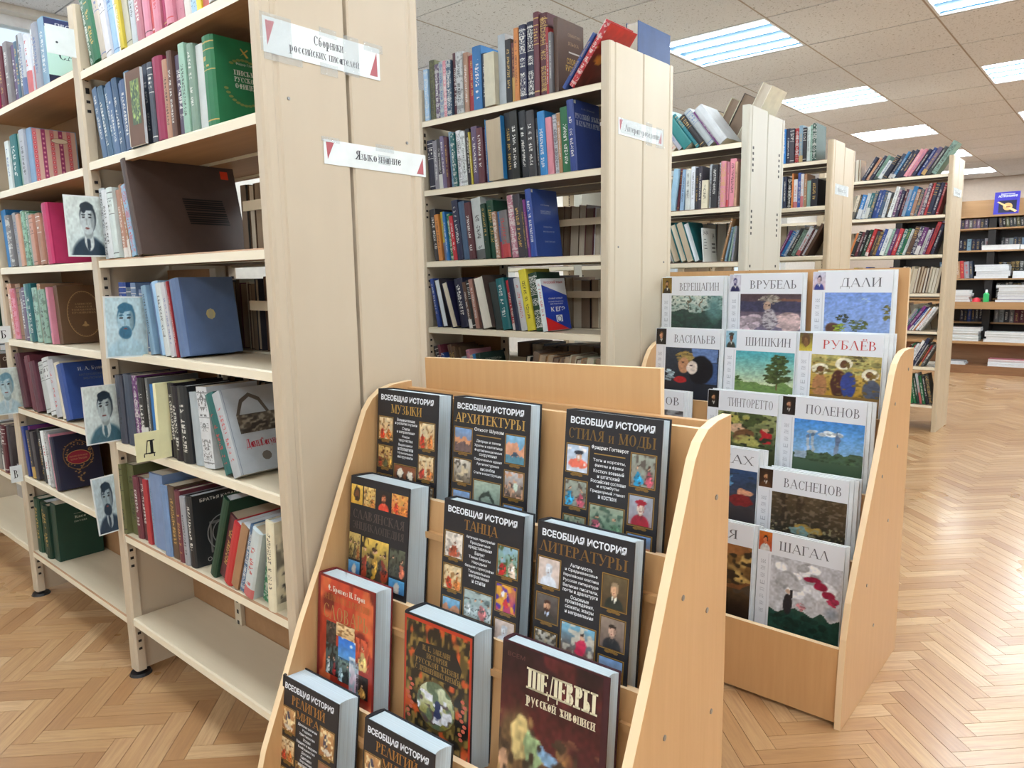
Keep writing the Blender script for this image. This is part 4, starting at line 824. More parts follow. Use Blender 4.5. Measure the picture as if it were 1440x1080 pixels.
F, h, d, go = cover('last'); F.grid(.006, .02, d-.01, h-.03, art(24, 40, [('g', (214, 206, 178), (222, 214, 188)), ('n', 7, .55, (120, 116, 104)), ('n', 12, .66, (70, 66, 62))], 8)); F.ring(d*.5, h*.87, .014, .012, .002, (50, 48, 46), 2); F.sans('СОВ', d*.38, h*.84, d*.8, h*.885, (50, 48, 46), 3); go(F)
F, h, d, go = cover('teal'); F.rect(.004, .03, d-.004, h*.72, (176, 210, 200)); F.rect(.004, 0, d-.004, .03, (30, 34, 62)); F.rect(.004, h*.86, d-.004, h-.002, (40, 50, 92)); F.rect(.004, h*.72, d-.004, h*.86, (196, 214, 210)); F.serif('САД', d*.25, h*.40, d*.85, h*.55, (40, 60, 66), 1, 1.2); F.sans('ПЕСНИ', d*.25, h*.88, d*.8, h*.93, (216, 220, 226), 1); go(F)
F, h, d, go = cover('pattern'); nx = 5
for i in range(nx):
    x0 = .006+i*(d-.01)/nx; x1 = x0+(d-.01)/nx*.5
    F.rect(x0, .002, x1, h-.002, (202, 128, 136) if i % 2 == 0 else (150, 60, 104)); F.rect(x1, .002, x0+(d-.01)/nx, h-.002, (210, 174, 160))
    for j in range(11): F.ell((x0+x1)/2, .01+j*(h-.02)/10.5, (x1-x0)*.36, .0055, (214, 70, 84) if i % 2 == 0 else (178, 84, 130), 1, 8); F.ell((x0+x1)/2, .01+j*(h-.02)/10.5, (x1-x0)*.18, .0028, (226, 170, 168), 2, 6)
F.ell(d*.62, h*.80, .026, .009, (222, 210, 190), 3); F.ring(d*.62, h*.80, .026, .009, .0015, (120, 90, 70), 4); go(F)
F, h, d, go = cover('crim'); F.rect(.005, 0, .0065, h, (150, 24, 72)); F.ell(d*.55, h*.3, .008, .006, (160, 24, 76), 0, 7); go(F)
F, h, d, go = cover('brown'); F.ring(d*.52, h*.5, d*.36, h*.40, .0022, (168, 136, 92))
for i in range(44): a = i*2*math.pi/44; F.ell(d*.52+d*.335*math.cos(a), h*.5+h*.378*math.sin(a), .0012, .0012, (168, 136, 92), n=5)
for i, tx in enumerate(('ЗАПИСКИ', 'АЛЕКСЕЯ', 'РОМАНОВИЧА', 'ЕРОШКИНА')): F.serif(tx, d*(.34 if i < 2 else .27), h*(.66-.05*i), d*(.70 if i < 2 else .77), h*(.69-.05*i), (160, 130, 92), 1, 1.3)
F.poly([(d*.44, h*.3), (d*.52, h*.35), (d*.6, h*.3), (d*.52, h*.28)], (176, 144, 96)); F.ell(d*.52, h*.34, .004, .007, (176, 144, 96), 1, 7); go(F)
F, h, d, go = cover('azure'); F.serif('И. А. Бунин', d*.30, h*.84, d*.86, h*.90, (206, 214, 226), 1, 1.1)
for i, tx in enumerate(('АНТОНОВСКИЕ', 'ЯБЛОКИ')): F.sans(tx, d*(.3+.08*i), h*(.74-.07*i), d*(.84-.08*i), h*(.78-.07*i), (96, 108, 120), 1)
go(F)
F, h, d, go = cover('navy'); F.ring(d*.5, h*.6, d*.34, h*.27, .003, (120, 90, 60)); F.ell(d*.5, h*.56, d*.27, h*.13, (140, 36, 60), 1, 16); F.ring(d*.5, h*.56, d*.27, h*.13, .002, (190, 150, 90), 2)
r_ = random.Random(4)
for i in range(60): a = r_.uniform(0, 6.28); q = r_.uniform(.7, 1.05); F.ell(d*.5+d*.34*q*math.cos(a), h*.6+h*.27*q*math.sin(a), .003, .002, (150, 116, 76), 1, 6)
for i in range(14): F.ell(d*.5+r_.uniform(-1, 1)*(.02-.0012*i), h*(.34-.018*i), .004, .0028, (150, 116, 76), 1, 6)
F.sans('МИХАИЛ БУЛГАКОВ', d*.3, h*.57, d*.7, h*.6, (196, 150, 110), 3); F.sans('БЕЛАЯ ГВАРДИЯ', d*.32, h*.51, d*.68, h*.545, (196, 150, 110), 3); go(F)
F, h, d, go = cover('forest'); F.serif('Книга', d*.42, h*.70, d*.66, h*.745, (190, 196, 180), 1, 1.4); F.serif('поэзии', d*.4, h*.63, d*.68, h*.67, (180, 186, 170), 1, 1.2); F.rect(d*.4, h*.78, d*.7, h*.785, (170, 176, 160)); go(F)
F, h, d, go = cover('third'); F.ring(d*.5, h*.2, d*.3, h*.1, .003, (130, 150, 110)); go(F)
F, h, d, go = cover('poet'); F.grid(.003, .003, d-.003, h-.003, art(28, 40, portrait((58, 46, 42), (84, 64, 56), (190, 150, 124), (44, 34, 30), (58, 52, 50), (70, 60, 56), hat=True), 3)); F.sans('ПОЭТ', d*.4, h*.06, d*.85, h*.13, (220, 220, 214), 2, .02); F.sans('СТРАНСТВИЯ', d*.08, h*.86, d*.92, h*.94, (216, 206, 196), 2, .02); go(F)
F, h, d, go = cover('poetess'); F.grid(.003, .003, d-.003, h-.003, art(28, 40, portrait((50, 48, 54), (110, 104, 108), (170, 150, 150), (40, 36, 40), (60, 58, 66), (90, 86, 92)), 9)); F.serif('Ванесса', d*.1, h*.1, d*.92, h*.2, (190, 190, 200), 2, 1.2); go(F)
F, h, d, go = cover('dict'); F.rect(d*.42, h*.58, d*.86, h*.6, (196, 190, 180)); F.sans('СЛОВАРЬ', d*.34, h*.43, d*.9, h*.51, (196, 160, 84), 1, .01); F.sans('РУССКОГО', d*.3, h*.33, d*.92, h*.41, (196, 160, 84), 1, .01); F.sans('ЯЗЫКА', d*.4, h*.68, d*.8, h*.73, (150, 120, 90), 1); F.sans('СЕМАНТИКА', d*.4, h*.8, d*.88, h*.84, (150, 120, 90), 1); go(F)
F, h, d, go = cover('redlean'); F.grid(.003, .003, d-.003, h-.003, art(26, 34, [('g', (70, 30, 26), (196, 44, 40)), ('n', 9, .55, (110, 40, 34), 0, .5), ('n', 6, .6, (232, 150, 60), .4, .62)], 12)); F.serif('СТОЛ', d*.3, h*.66, d*.8, h*.74, (226, 130, 90), 2, 1.2); go(F)
F, h, d, go = cover('navyright'); F.serif('РУССКИЙ ЯЗЫК', d*.06, h*.74, d*.97, h*.81, (196, 202, 220), 1, 1.3); F.serif('И КУЛЬТУРА РЕЧИ', d*.08, h*.64, d*.97, h*.71, (196, 202, 220), 1, 1.3); F.rect(.004, h-.014, .016, h-.003, (200, 200, 190), 1); F.sans('Н. Ю. Штрекер', d*.3, h*.87, d*.8, h*.9, (150, 156, 180), 1); go(F)
F, h, d, go = cover('navybig')
for tx, a, b, zz in (('А. В. Калинин', .34, .66, .76), ('ЛЕКСИКА', .30, .70, .665), ('РУССКОГО', .32, .68, .635), ('ГРАММАТИКА', .36, .7, .43), ('ФРАЗЕОЛОГИЯ', .34, .76, .36), ('СИНТАКСИС', .36, .76, .21)): F.sans(tx, d*a, h*zz, d*b, h*(zz+.024), (176, 184, 206), 1)
F.rect(.004, h-.014, .013, h-.003, (206, 206, 196), 1); go(F)
F, h, d, go = cover('exam'); F.rect(.001, .001, d-.001, h-.001, (32, 64, 170)); F.poly([(.001, h-.001), (d-.001, h-.001), (d-.001, h*.66), (.001, h*.88)], (232, 234, 240), 1); F.poly([(.001, .001), (d*.92, .001), (.001, h*.27)], (214, 40, 44), 1)
F.sans('РУССКИЙ ЯЗЫК', d*.12, h*.90, d*.9, h*.955, (196, 40, 60), 2, .02); F.sans('САМЫЙ НОВЫЙ', d*.22, h*.60, d*.8, h*.635, (226, 230, 240), 2, .015); F.sans('ПОЛНЫЙ СПРАВОЧНИК', d*.2, h*.54, d*.82, h*.57, (226, 230, 240), 2); F.sans('для подготовки', d*.26, h*.49, d*.78, h*.52, (226, 230, 240), 2)
F.sans('К ЕГЭ', d*.26, h*.36, d*.84, h*.45, (238, 240, 246), 2, .03); F.rect(d*.42, h*.16, d*.68, h*.29, (226, 230, 236), 2); F.ring(d*.55, h*.22, .014, .012, .003, (60, 70, 130), 3); go(F)
F, h, d, go = cover('dg2'); F.sans('ПОСЛОВИЦЫ', d*.2, h*.8, d*.85, h*.86, (170, 176, 160), 1); go(F)
F, h, d, go = cover('card3'); F.rect(0, 0, d, h, (222, 226, 222)); F.rect(d*.6, .002, d*.61, h-.002, (170, 176, 176), 1)
F.sans('34-34', d*.06, h*.80, d*.42, h*.93, (50, 52, 56), 2); F.sans('34', d*.70, h*.70, d*.88, h*.86, (50, 52, 56), 2)
for i in range(4): F.rect(d*.08, h*(.66-.09*i), d*(.25+.05*(i % 2)), h*(.68-.09*i), (80, 84, 88), 2)
for i in range(3): F.rect(d*.66, h*(.52-.12*i), d*.92, h*(.56-.12*i), (60, 62, 66), 2)
go(F)
# the cream page-facing tab on the second bookcase's top shelf
tg = MB(); tg.box((0, 0, 0), (.0012, .07, .15)); t = thing('shelf_label', 'cream shelf label card standing among dictionaries on the top shelf', 'label', (X_at(683, 2.13, L2[0]), 2.128, L2[0]+.001), math.radians(-35))
tg.build('card', 'yellow_card', t); F = Flat(); F.sans('БЛ', .012, .10, .045, .135, (60, 60, 56)); F.sans('Русская', .01, .045, .062, .06, (60, 60, 56)); F.build('lettering', t, .0013)
# ---------------- portrait cards and letter tabs sticking out from the shelves
BLUE = (70, 120, 150)
def out_card(name, label, X, ya, yb, za, zb, tilt, layers=None, mat='card', letter=None, seed=1, cat='card', lserif=True):
    t = thing(name, label, cat, (X, yb, za)); t.rotation_euler = (math.radians(tilt), 0, 0); w, h = yb-ya, zb-za
    m = MB(); m.box((0, -w, 0), (.0016, 0, h)); m.build('card', mat, t)
    F = Flat()
    if layers: F.grid(-w+.004, .004, -.002, h-.004, art(52, 78, layers, seed, .1, 1.35))
    if letter: (F.serif if lserif else F.sans)(letter, -w*.72, h*.26, -w*.3, h*.74, (24, 24, 26), 2)
    if F.v: F.build('portrait' if layers else 'letter', t, .0016)
    return t
bw0, bw1 = (206, 222, 224), (220, 228, 222)
out_card('portrait_card', 'portrait postcard of a young man in a dark coat and cravat, below a pink book', -2.33, .772, .874, 1.330, 1.503, 0, portrait(bw0, bw1, (196, 206, 208), (40, 50, 60), (44, 62, 78), (206, 214, 214), cx=.56), seed=2)
out_card('portrait_card', 'portrait postcard of a moustached man with a bow tie, pale blue wash', -2.09, .758, .868, 1.049, 1.215, -2, portrait((190, 214, 224), (198, 222, 228), (170, 204, 218), (62, 112, 140), (170, 202, 216), (180, 210, 222), beard=True), seed=3)
out_card('portrait_card', 'portrait postcard of a dark haired man in a striped scarf, fifth shelf', -2.335, .770, .872, .776, .952, 0, portrait(bw0, bw1, (190, 204, 206), (36, 50, 64), (66, 104, 120), (200, 212, 212), cx=.56), seed=4)
out_card('portrait_card', 'portrait postcard of a bearded balding man, beside two olive books', -2.375, .792, .868, .485, .668, 3, portrait((176, 196, 204), (186, 204, 210), (150, 170, 180), (38, 56, 72), (36, 56, 76), (160, 176, 184), beard=True), seed=5)
out_card('portrait_card', 'portrait postcard of a clean-shaven man, beside maroon books in the second bay', -3.27, .770, .874, .760, .940, 0, portrait((200, 208, 200), (206, 214, 206), (176, 200, 206), (110, 150, 166), (170, 196, 206), (196, 208, 210)), seed=6)
t = out_card('divider_card', 'blank white card with a black dot, sticking out on the top shelf', -2.345, .776, .872, 1.886, 1.962, 0)
F = Flat(); F.ell(-.07, .032, .0035, .003, (60, 70, 76), n=8); F.build('dot', t, .0016)
out_card('divider_card', 'white divider tab with a black letter, fourth shelf of the second bay', -3.29, .816, .862, 1.035, 1.098, 0, letter='Б')
out_card('divider_card', 'white divider tab with a black letter, beside blue and purple books', -3.29, .806, .846, .486, .552, 0, letter='В')
t = out_card('divider_card', 'pale yellow divider with a letter tab, among black books on fifth shelf', -1.985, .770, .846, .779, .858, 0, mat='yellow_card')
m = MB(); m.box((0, -.012, .0), (.016, .10, .205)); o = m.build('backing_strip', 'yellow_card', t); o.location = (-.014, .0, 0)
F = Flat(); F.serif('Д', -.056, .018, -.026, .056, (24, 24, 26), 1, 1.6); F.build('letter', t, .0016)
# ---------------- paper signs taped to the bookcase ends
def sign(label, XE, y0, z0, y1, z1, lines, tilt, tape, tri=True):
    w, h = y1-y0, z1-z0; t = thing('paper_sign', label, 'sign', (XE+.0006, y0, z0)); t.rotation_euler = (math.radians(tilt), 0, 0)
    m = MB(); m.box((0, 0, 0), (.0008, w, h)); m.build('paper', 'card', t); F = Flat()
    T_, U_ = Flat(), Flat()
    if tri: T_.poly([(w*.02, h*.9), (w*.09, h*.9), (w*.03, h*.2)], (172, 84, 92)); U_.poly([(w*.97, h*.86), (w*.975, h*.1), (w*.90, h*.1)], (172, 84, 92))
    for tx, a, b, c, d in lines: F.serif(tx, w*a, h*b, w*c, h*d, (62, 62, 70), 1, 1.3)
    F.build('lettering', t, .0008)
    if tri: T_.build('red_triangle', t, .0008); U_.build('red_triangle', t, .0008)
    for a, b, c, d in tape: q = MB(); q.box((.0009, w*a, h*b), (.0013, w*c, h*d)); q.build('tape', 'tape', t)
    return t
sign('upper paper sign with two lines of lettering, held by crinkled tape', XE1, .857, 1.713, 1.157, 1.783, [('Сборники', .40, .56, .66, .84), ('российских писателей', .20, .2, .80, .46)], -.5, [(-.02, .02, .22, 1.1), (.66, -.08, .80, 1.12), (.45, .9, .6, 1.15), (.85, .85, 1.03, 1.12), (.45, -.25, .6, .1), (.0, -.2, .3, .02)])
sign('lower paper sign with one word between two red triangles', XE1, .99, 1.506, 1.292, 1.559, [('Языкознание', .28, .36, .74, .74)], -.4, [(-.02, .9, .14, 1.1), (.48, .85, .66, 1.15), (.5, .3, .62, .7)])
sign('small paper sign taped to the end of the second bookcase', XE1, 2.185, 1.728, 2.487, 1.783, [('Литературоведение', .14, .3, .93, .7)], -.8, [(.04, .1, .5, 1.0), (.6, -.2, .74, 1.2), (.84, -.2, 1.03, 1.1)])
sign('small crinkled sign on the end of the fourth bookcase', XE1, 4.50, 1.70, 4.75, 1.76, [('Искусство', .2, .3, .8, .7)], 0, [(0, 0, .9, 1)], False)
sign('small crinkled sign on the end of the fifth bookcase', XE5, 6.42, 1.81, 6.72, 1.87, [('Техника', .2, .3, .8, .7)], 0, [(0, 0, .9, 1)], False)
# ================================================================== display stands
def stand(label, xl, yl, width, rz, depth, prof, rows, front_h, header, back_top, screws):
    """local frame: x along the stand, y = 0 at the rear, negative towards the reader; prof: (y, z) of the side outline's front edge from top to foot"""
    t = thing('display_stand', label, 'display stand', (xl, yl, 0), math.radians(rz)); zt = prof[0][1]
    out = [(0, .0)]+[(0, zt)]+prof[1:]+[(prof[-1][0], 0)]
    for i, (a, b) in enumerate(((-.018, 0), (width, width+.018))):
        m = MB(); m.poly_prism(out[::-1], 0, a, b); me = m.mesh('side_panel', ['beech', 'beech_edge'])
        for p in me.polygons: p.material_index = 0 if abs(p.normal.x) > .7 else 1
        s_ = link('side_panel', me, t)
        md = s_.modifiers.new('edge', 'BEVEL'); md.width = .0012; md.segments = 2; md.limit_method = 'ANGLE'
        for (y, z) in screws: q = MB(); x_ = b if i else a-.0015; q.disc((x_, y, z), .005, .0015, 10, 0, 0); q.build('screw', 'steel', s_)
    m = MB(); m.box((0, -.016, .02), (width, 0, back_top)); m.build('back_panel', ['beech'], t, bevel=.001)
    for y, z0, z1, ln in rows:   # panel behind the books of a tier: top (y, z1), foot at z0, leaning by ln degrees
        dy = math.tan(math.radians(ln))*(z1-z0); m = MB()
        m.poly_prism([(y-dy, z0), (y-dy+.014, z0), (y+.014, z1), (y, z1)], 0, .001, width-.001); me = m.mesh('tier_panel', ['beech', 'beech_edge'])
        for p in me.polygons: p.material_index = 1 if abs(p.normal.z) > .7 and p.center.z > z1-.01 else 0
        link('tier_panel', me, t)
        m = MB(); m.box((.001, y-dy-.085, z0-.014), (width-.001, y-dy+.012, z0)); m.build('ledge', 'beech', t)
    yf, h = front_h; m = MB(); m.box((.0, yf-.016, .012), (width, yf, h)); me = m.mesh('front_panel', ['beech', 'beech_edge'])
    for p in me.polygons: p.material_index = 1 if p.normal.z > .7 else 0
    o = link('front_panel', me, t)
    xa, xb, y, z0, z1, tl = header; m = MB(); m.box((0, 0, 0), (xb-xa, .016, z1-z0)); me = m.mesh('header_board', ['beech', 'beech_edge'])
    for p in me.polygons: p.material_index = 0 if abs(p.normal.y) > .7 else 1
    o = link('header_board', me, t); o.location = (xa, y, z0); o.rotation_euler = (0, math.radians(tl), 0)
    return t
S1X, S1Y, S1R = -1.366, 1.200, 2.4
prof1 = [(0, 1.0), (-.06, .998), (-.10, .99), (-.13, .972), (-.152, .945), (-.168, .91), (-.24, .755), (-.30, .62), (-.36, .50), (-.41, .385), (-.47, .25), (-.50, .15), (-.505, .1)]
R1S = [(-.064, .70, .980, 5), (-.156, .505, .768, 5), (-.250, .290, .560, 6), (-.345, .07, .345, 6)]
st1 = stand('light beech display stand of big black history books, nearest the camera', S1X, S1Y, .806, S1R, .5, prof1, R1S, (-.462, .12), (.05, .685, .002, .86, 1.06, -1.2), .985, ((-.06, .86), (-.19, .72), (-.09, .66), (-.25, .5), (-.06, .45), (-.3, .36), (-.1, .25)))
S2X, S2Y = -1.352, 2.556
prof2 = [(0, 1.012), (-.06, 1.014), (-.12, 1.012), (-.165, 1.0), (-.20, .98), (-.225, .95), (-.245, .91), (-.30, .80), (-.37, .67), (-.445, .54), (-.50, .44), (-.545, .355), (-.572, .26), (-.582, .15), (-.585, .05)]
R2S = [(-.118, .715, 1.00, 3), (-.214, .52, .81, 3), (-.318, .31, .60, 3), (-.425, .135, .43, 3)]
st2 = stand('light beech display stand of white painter albums, in front of the second bookcase', S2X, S2Y, .806, 0, .58, prof2, R2S, (-.556, .228), (-.03, .80, -.012, .86, 1.262, 0), 1.0, ((-.06, .95), (-.2, .86), (-.14, .72), (-.3, .66), (-.2, .5), (-.4, .36), (-.3, .2)))
def seat(px, py, X0, Y0, R, off):
    """point on the plane parallel to the stand, 'off' in front of its rear, that shows at the pixel -> local x, z"""
    u = Vector((math.cos(math.radians(R)), math.sin(math.radians(R)), 0)); n = Vector((-u.y, u.x, 0)); o = Vector((X0, Y0, 0))+n*off
    d = ray(px, py); p = CP+d*((o-CP).dot(n)/d.dot(n)); return (p-Vector((X0, Y0, 0))).dot(u), p.z
def front_book(label, st, R, tl, tr, off, h, t, colour, lean, name='cover', group=None, page=(214, 232, 242), hard=True, cat='book'):
    """book facing the reader: its front cover's upper corners show at pixels tl and tr"""
    X0, Y0 = st; xa, z1 = seat(*tl, X0, Y0, R, off); xb, _ = seat(*tr, X0, Y0, R, off); w = xb-xa; ln = math.radians(lean)
    b = make_book(label, t, h, w, colour, (0, 0, 0), style=0, jitter=False, page=page, hard=hard, group=group, cat=cat, bulge=t*.10)
    u = math.radians(R); o = Vector((X0, Y0, 0)); zb = z1-h*math.cos(ln)
    yb = off-math.sin(ln)*h     # local y of the front cover's foot
    # local: book x (thickness) -> -y of the stand, book y (width) -> +x
    M_ = Matrix.Translation(o)@Matrix.Rotation(u, 4, 'Z')@Matrix.Translation((xa, yb, zb))@Matrix.Rotation(-ln, 4, 'X')@Matrix.Rotation(-math.pi/2, 4, 'Z')@Matrix.Translation((-t, 0, 0))
    b.matrix_world = M_; b.rotation_mode = 'XYZ'; return b, t, h, w
def framed(F, u0, v0, u1, v1, im, e=1, fr=True):
    if fr:
        F.rect(u0-.003, v0-.003, u1+.003, v1+.003, (140, 108, 52), e-.6); F.rect(u0-.0015, v0-.0015, u1+.0015, v1+.0015, (84, 62, 30), e-.3)
        for q in range(3): F.ell((u0+u1)/2+(q-1)*.008, v0-.006+.001*(q == 1), .006, .0028, (122, 92, 44), e-.5, 7)
    F.grid(u0, v0, u1, v1, im, e)
SK = (206, 160, 130)
def small_art(kind, seed):
    r = random.Random(seed); W_, H_ = 20, 26
    if kind == 'x': return None
    if kind == 'red': return art(W_, H_, figures([(190, 60, 40), (206, 120, 60)], ((196, 150, 96), (226, 208, 170)), 2, seed), seed)
    if kind == 'icon': return art(W_, H_, figures([(150, 60, 40), (90, 90, 60), (196, 150, 70)], ((120, 70, 40), (206, 176, 110)), 3, seed), seed)
    if kind == 'sky': return art(W_, H_, [('g', (120, 100, 96), (120, 160, 210)), ('l', .55, (196, 140, 104), 5, .2), ('l', .38, (110, 90, 90), 6, .2), ('n', 8, .66, (70, 60, 64), 0, .4)], seed)
    if kind == 'ruin': return art(W_, H_, [('g', (110, 96, 80), (206, 204, 196)), ('n', 9, .5, (90, 84, 76)), ('n', 6, .62, (196, 180, 150))], seed)
    if kind == 'square': return art(W_, H_, [('g', (110, 90, 76), (190, 190, 196)), ('n', 8, .5, (196, 150, 120)), ('e', .6, .4, .14, .22, (190, 206, 190)), ('n', 10, .62, (84, 70, 64), 0, .5)], seed)
    if kind == 'canal': return art(W_, H_, [('g', (70, 120, 150), (130, 180, 214)), ('l', .6, (206, 150, 120), 5, .3), ('l', .26, (80, 130, 150), 4, .06), ('e', .5, .3, .2, .06, (60, 80, 100))], seed)
    if kind == 'arch': return art(W_+8, H_, [('g', (120, 140, 130), (160, 176, 160)), ('e', .5, .2, .3, .45, (60, 70, 64), 8), ('e', .5, .12, .2, .34, (130, 150, 140), 8)], seed)
    if kind == 'fan': return art(W_, H_, [('g', (196, 206, 222), (170, 190, 214)), ('e', .55, .3, .5, .22, (222, 110, 90)), ('e', .58, .55, .13, .13, SK), ('e', .58, .72, .2, .1, (40, 46, 60)), ('n', 7, .7, (230, 224, 226))], seed)
    if kind == 'ladies': return art(W_, H_, figures([(40, 150, 200), (200, 90, 110), (190, 170, 90)], ((120, 110, 100), (150, 160, 150)), 2, seed), seed)
    if kind == 'pink': return art(W_+8, H_, figures([(206, 110, 130), (110, 150, 120), (190, 160, 130)], ((96, 130, 110), (150, 160, 140)), 2, seed), seed)
    if kind == 'redhat': return art(W_, H_, portrait((140, 130, 136), (150, 160, 176), (214, 190, 176), (160, 24, 50), (150, 20, 44), (120, 20, 40), hat=True), seed)
    if kind == 'bust': return art(W_, H_, portrait((190, 176, 170), (204, 190, 184), (222, 228, 236), (196, 204, 216), (212, 220, 232), (200, 208, 222), beard=True), seed)
    if kind == 'ruff': return art(W_, H_, portrait((60, 52, 48), (96, 92, 92), (206, 160, 130), (70, 44, 34), (58, 54, 50), (190, 206, 232), beard=True), seed)
    if kind == 'coat': return art(W_, H_, portrait((70, 56, 40), (96, 84, 60), (206, 164, 130), (150, 130, 104), (36, 44, 40), (220, 220, 206)), seed)
    if kind == 'poet': return art(W_, H_, portrait((100, 84, 76), (140, 126, 116), (196, 160, 140), (46, 34, 30), (34, 34, 38), (60, 56, 56)), seed)
    if kind == 'dance': return art(W_, H_, figures([(170, 80, 56), (150, 60, 44)], ((214, 206, 196), (222, 214, 204)), 1, seed, (120, 70, 50)), seed)
    if kind == 'ballet': return art(W_+8, H_, figures([(206, 214, 216), (190, 204, 206), (196, 120, 120)], ((130, 150, 150), (170, 186, 186)), 4, seed), seed)
    if kind == 'garden': return art(W_, H_, figures([(180, 40, 44), (226, 206, 190)], ((90, 120, 70), (150, 190, 210)), 2, seed), seed)
    if kind == 'jazz': return art(W_, H_, [('g', (170, 60, 110), (200, 130, 80)), ('n', 4, .5, (80, 50, 150)), ('e', .4, .6, .2, .16, (226, 226, 232)), ('n', 6, .6, (220, 160, 60)), ('e', .5, .3, .14, .2, (206, 60, 70))], seed)
    if kind == 'reader': return art(W_+8, H_, [('g', (120, 90, 80), (110, 176, 206)), ('n', 8, .5, (196, 190, 176), 0, 1), ('e', .62, .26, .17, .3, (206, 60, 90)), ('e', .62, .62, .09, .1, SK), ('e', .62, .7, .09, .05, (60, 40, 34))], seed)
    if kind == 'nuns': return art(W_+8, H_, [('g', (90, 60, 44), (140, 80, 50)), ('e', .28, .35, .2, .5, (40, 36, 36)), ('e', .74, .32, .2, .5, (44, 38, 36)), ('e', .28, .66, .13, .2, (226, 214, 196)), ('e', .74, .62, .13, .2, (226, 214, 196)), ('e', .5, .2, .18, .14, (222, 200, 170))], seed)
    if kind == 'gods': return art(W_, H_, [('g', (150, 100, 60), (196, 150, 100)), ('e', .4, .55, .16, .3, (60, 60, 84)), ('n', 8, .6, (226, 206, 160)), ('e', .5, .15, .4, .1, (206, 196, 180))], seed)
    if kind == 'eye': return art(W_, H_, [('g', (120, 80, 56), (150, 104, 76)), ('e', .5, .66, .28, .13, (226, 210, 180)), ('e', .5, .66, .12, .1, (50, 60, 60)), ('e', .45, .26, .2, .2, (120, 170, 196))], seed)
    return art(W_, H_, [('g', (90, 110, 150), (150, 180, 206)), ('n', 6, .5, (196, 190, 190))], seed)
def history_cover(bk, title, pics, lines, tcol=(190, 154, 84), author=None, two=None):
    b, t, h, w = bk; F = Flat(); V = lambda m: h-m
    F.sans('ВСЕОБЩАЯ ИСТОРИЯ', w*.07, V(.0275), w*.93, V(.0115), (226, 232, 240), 2, .035); F.build('series_title', b, t+.0002)
    F = Flat(); F.serif(title, w*(.5-.042*len(title) if len(title) < 9 else .05), V(.053), w*(.5+.042*len(title) if len(title) < 9 else .95), V(.033), tcol, 2, 1.15)
    if two: F.serif(two, w*.30, V(.077), w*.70, V(.060), tcol, 2, 1.1)
    F.build('title', b, t+.0002, 'gold_print')
    F = Flat(); y = .066 if not two else .086
    if author: F.sans(author, w*.31, V(y+.003), w*.69, V(y-.006), (226, 228, 230), 2, .02); F.rect(w*.34, V(y+.011), w*.66, V(y+.009), (150, 120, 64), 2); y += .022
    for ln in lines:
        ww = min(.36, .021*len(ln)+.02); F.sans(ln, w*(.5-ww/2), V(y+.0035), w*(.5+ww/2), V(y-.0035), (222, 226, 232), 2, .015); y += .0096
    F.build('blurb', b, t+.0002)
    slots = [(.05, .066, .275, .116), (.05, .134, .275, .182), (.725, .066, .95, .122), (.725, .140, .95, .192), (.33, .172, .67, .226), (.05, .202, .275, .25), (.725, .21, .95, .255)]
    for (u0, v0, u1, v1), kd, i in zip(slots, pics, range(9)):
        F = Flat(); framed(F, w*u0, V(v1), w*u1, V(v0), small_art(kd, hash_(title)+i)); F.build('picture', b, t+.0002)
st1o = (S1X, S1Y); gH = 'big history books facing out on the nearest stand'
def hb(label, tl, tr, off, h, t, col, lean): return front_book(label, st1o, S1R, tl, tr, off, h, t, col, lean, group=gH)
ROWY = (-.124, -.218, -.314, -.412)
b = hb('black history book with a red robed musician picture, top tier by the bookcase', (531, 546), (617, 558), ROWY[0], .285, .046, 'bk', 5)
history_cover(b, 'МУЗЫКИ', ['red', 'icon', 'red', 'red', 'nuns', 'icon', 'ruin'], ['Возникновение', 'и развитие музыки', 'Стили', 'и направления', 'Жанры', 'творчества', 'Выдающиеся', 'исполнители', 'Музыкальные', 'инструменты'])
b = hb('black architecture history book with blue sky town views, middle of top tier', (637, 557), (746, 572), ROWY[0], .285, .04, 'bk', 5)
history_cover(b, 'АРХИТЕКТУРЫ', ['sky', 'ruin', 'canal', 'square', 'arch', 'sky', 'sky'], ['Дворцы и замки', 'Храмы и святилища', 'Фортификационные', 'сооружения', 'Современные здания', 'Архитектурные', 'ансамбли', 'Стили и конструкции'], (196, 160, 92), 'Огюст Шуази')
b = hb('black style and fashion history book with a red hat portrait, top tier', (795, 575), (933, 594), ROWY[0]+.0, .285, .034, 'bk', 6)
history_cover(b, 'СТИЛЯ и МОДЫ', ['fan', 'ladies', 'ladies', 'redhat', 'pink', 'pink', 'sky'], ['Тоги и корсеты,', 'фижмы и фраки', 'Костюм военный', 'и штатский', 'Российские сословия', 'и атрибуты', 'Придворный этикет', 'и костюм'], (122, 96, 54), 'Фридрих Готтенрот')
b = hb('black dance history book with two dancers pictured, middle tier centre', (624, 700), (737, 721), ROWY[1], .285, .036, 'bk', 6)
history_cover(b, 'ТАНЦА', ['dance', 'red', 'garden', 'jazz', 'ballet', 'canal', 'bust'], ['Античная хореография', 'Праздничные', 'представления', 'Балет', 'Танцы Европы', 'Народная', 'бальная хореография', 'Танцевальные', 'направления', 'и стили'], (150, 112, 62))
b = hb('black literature history book with writer portraits, second tier by the right panel'.replace('right', 'outer'), (755, 731), (893, 771), ROWY[1], .285, .04, 'bk', 6)
history_cover(b, 'ЛИТЕРАТУРЫ', ['bust', 'ruff', 'coat', 'poet', 'reader', 'ruin', 'sky'], ['Античность', 'и Средневековье', 'Европейская классика', 'Русская литература', 'Великие писатели,', 'поэты и драматурги', 'Основные', 'произведения,', 'сюжеты, жанры', 'и направления'], (130, 98, 56))
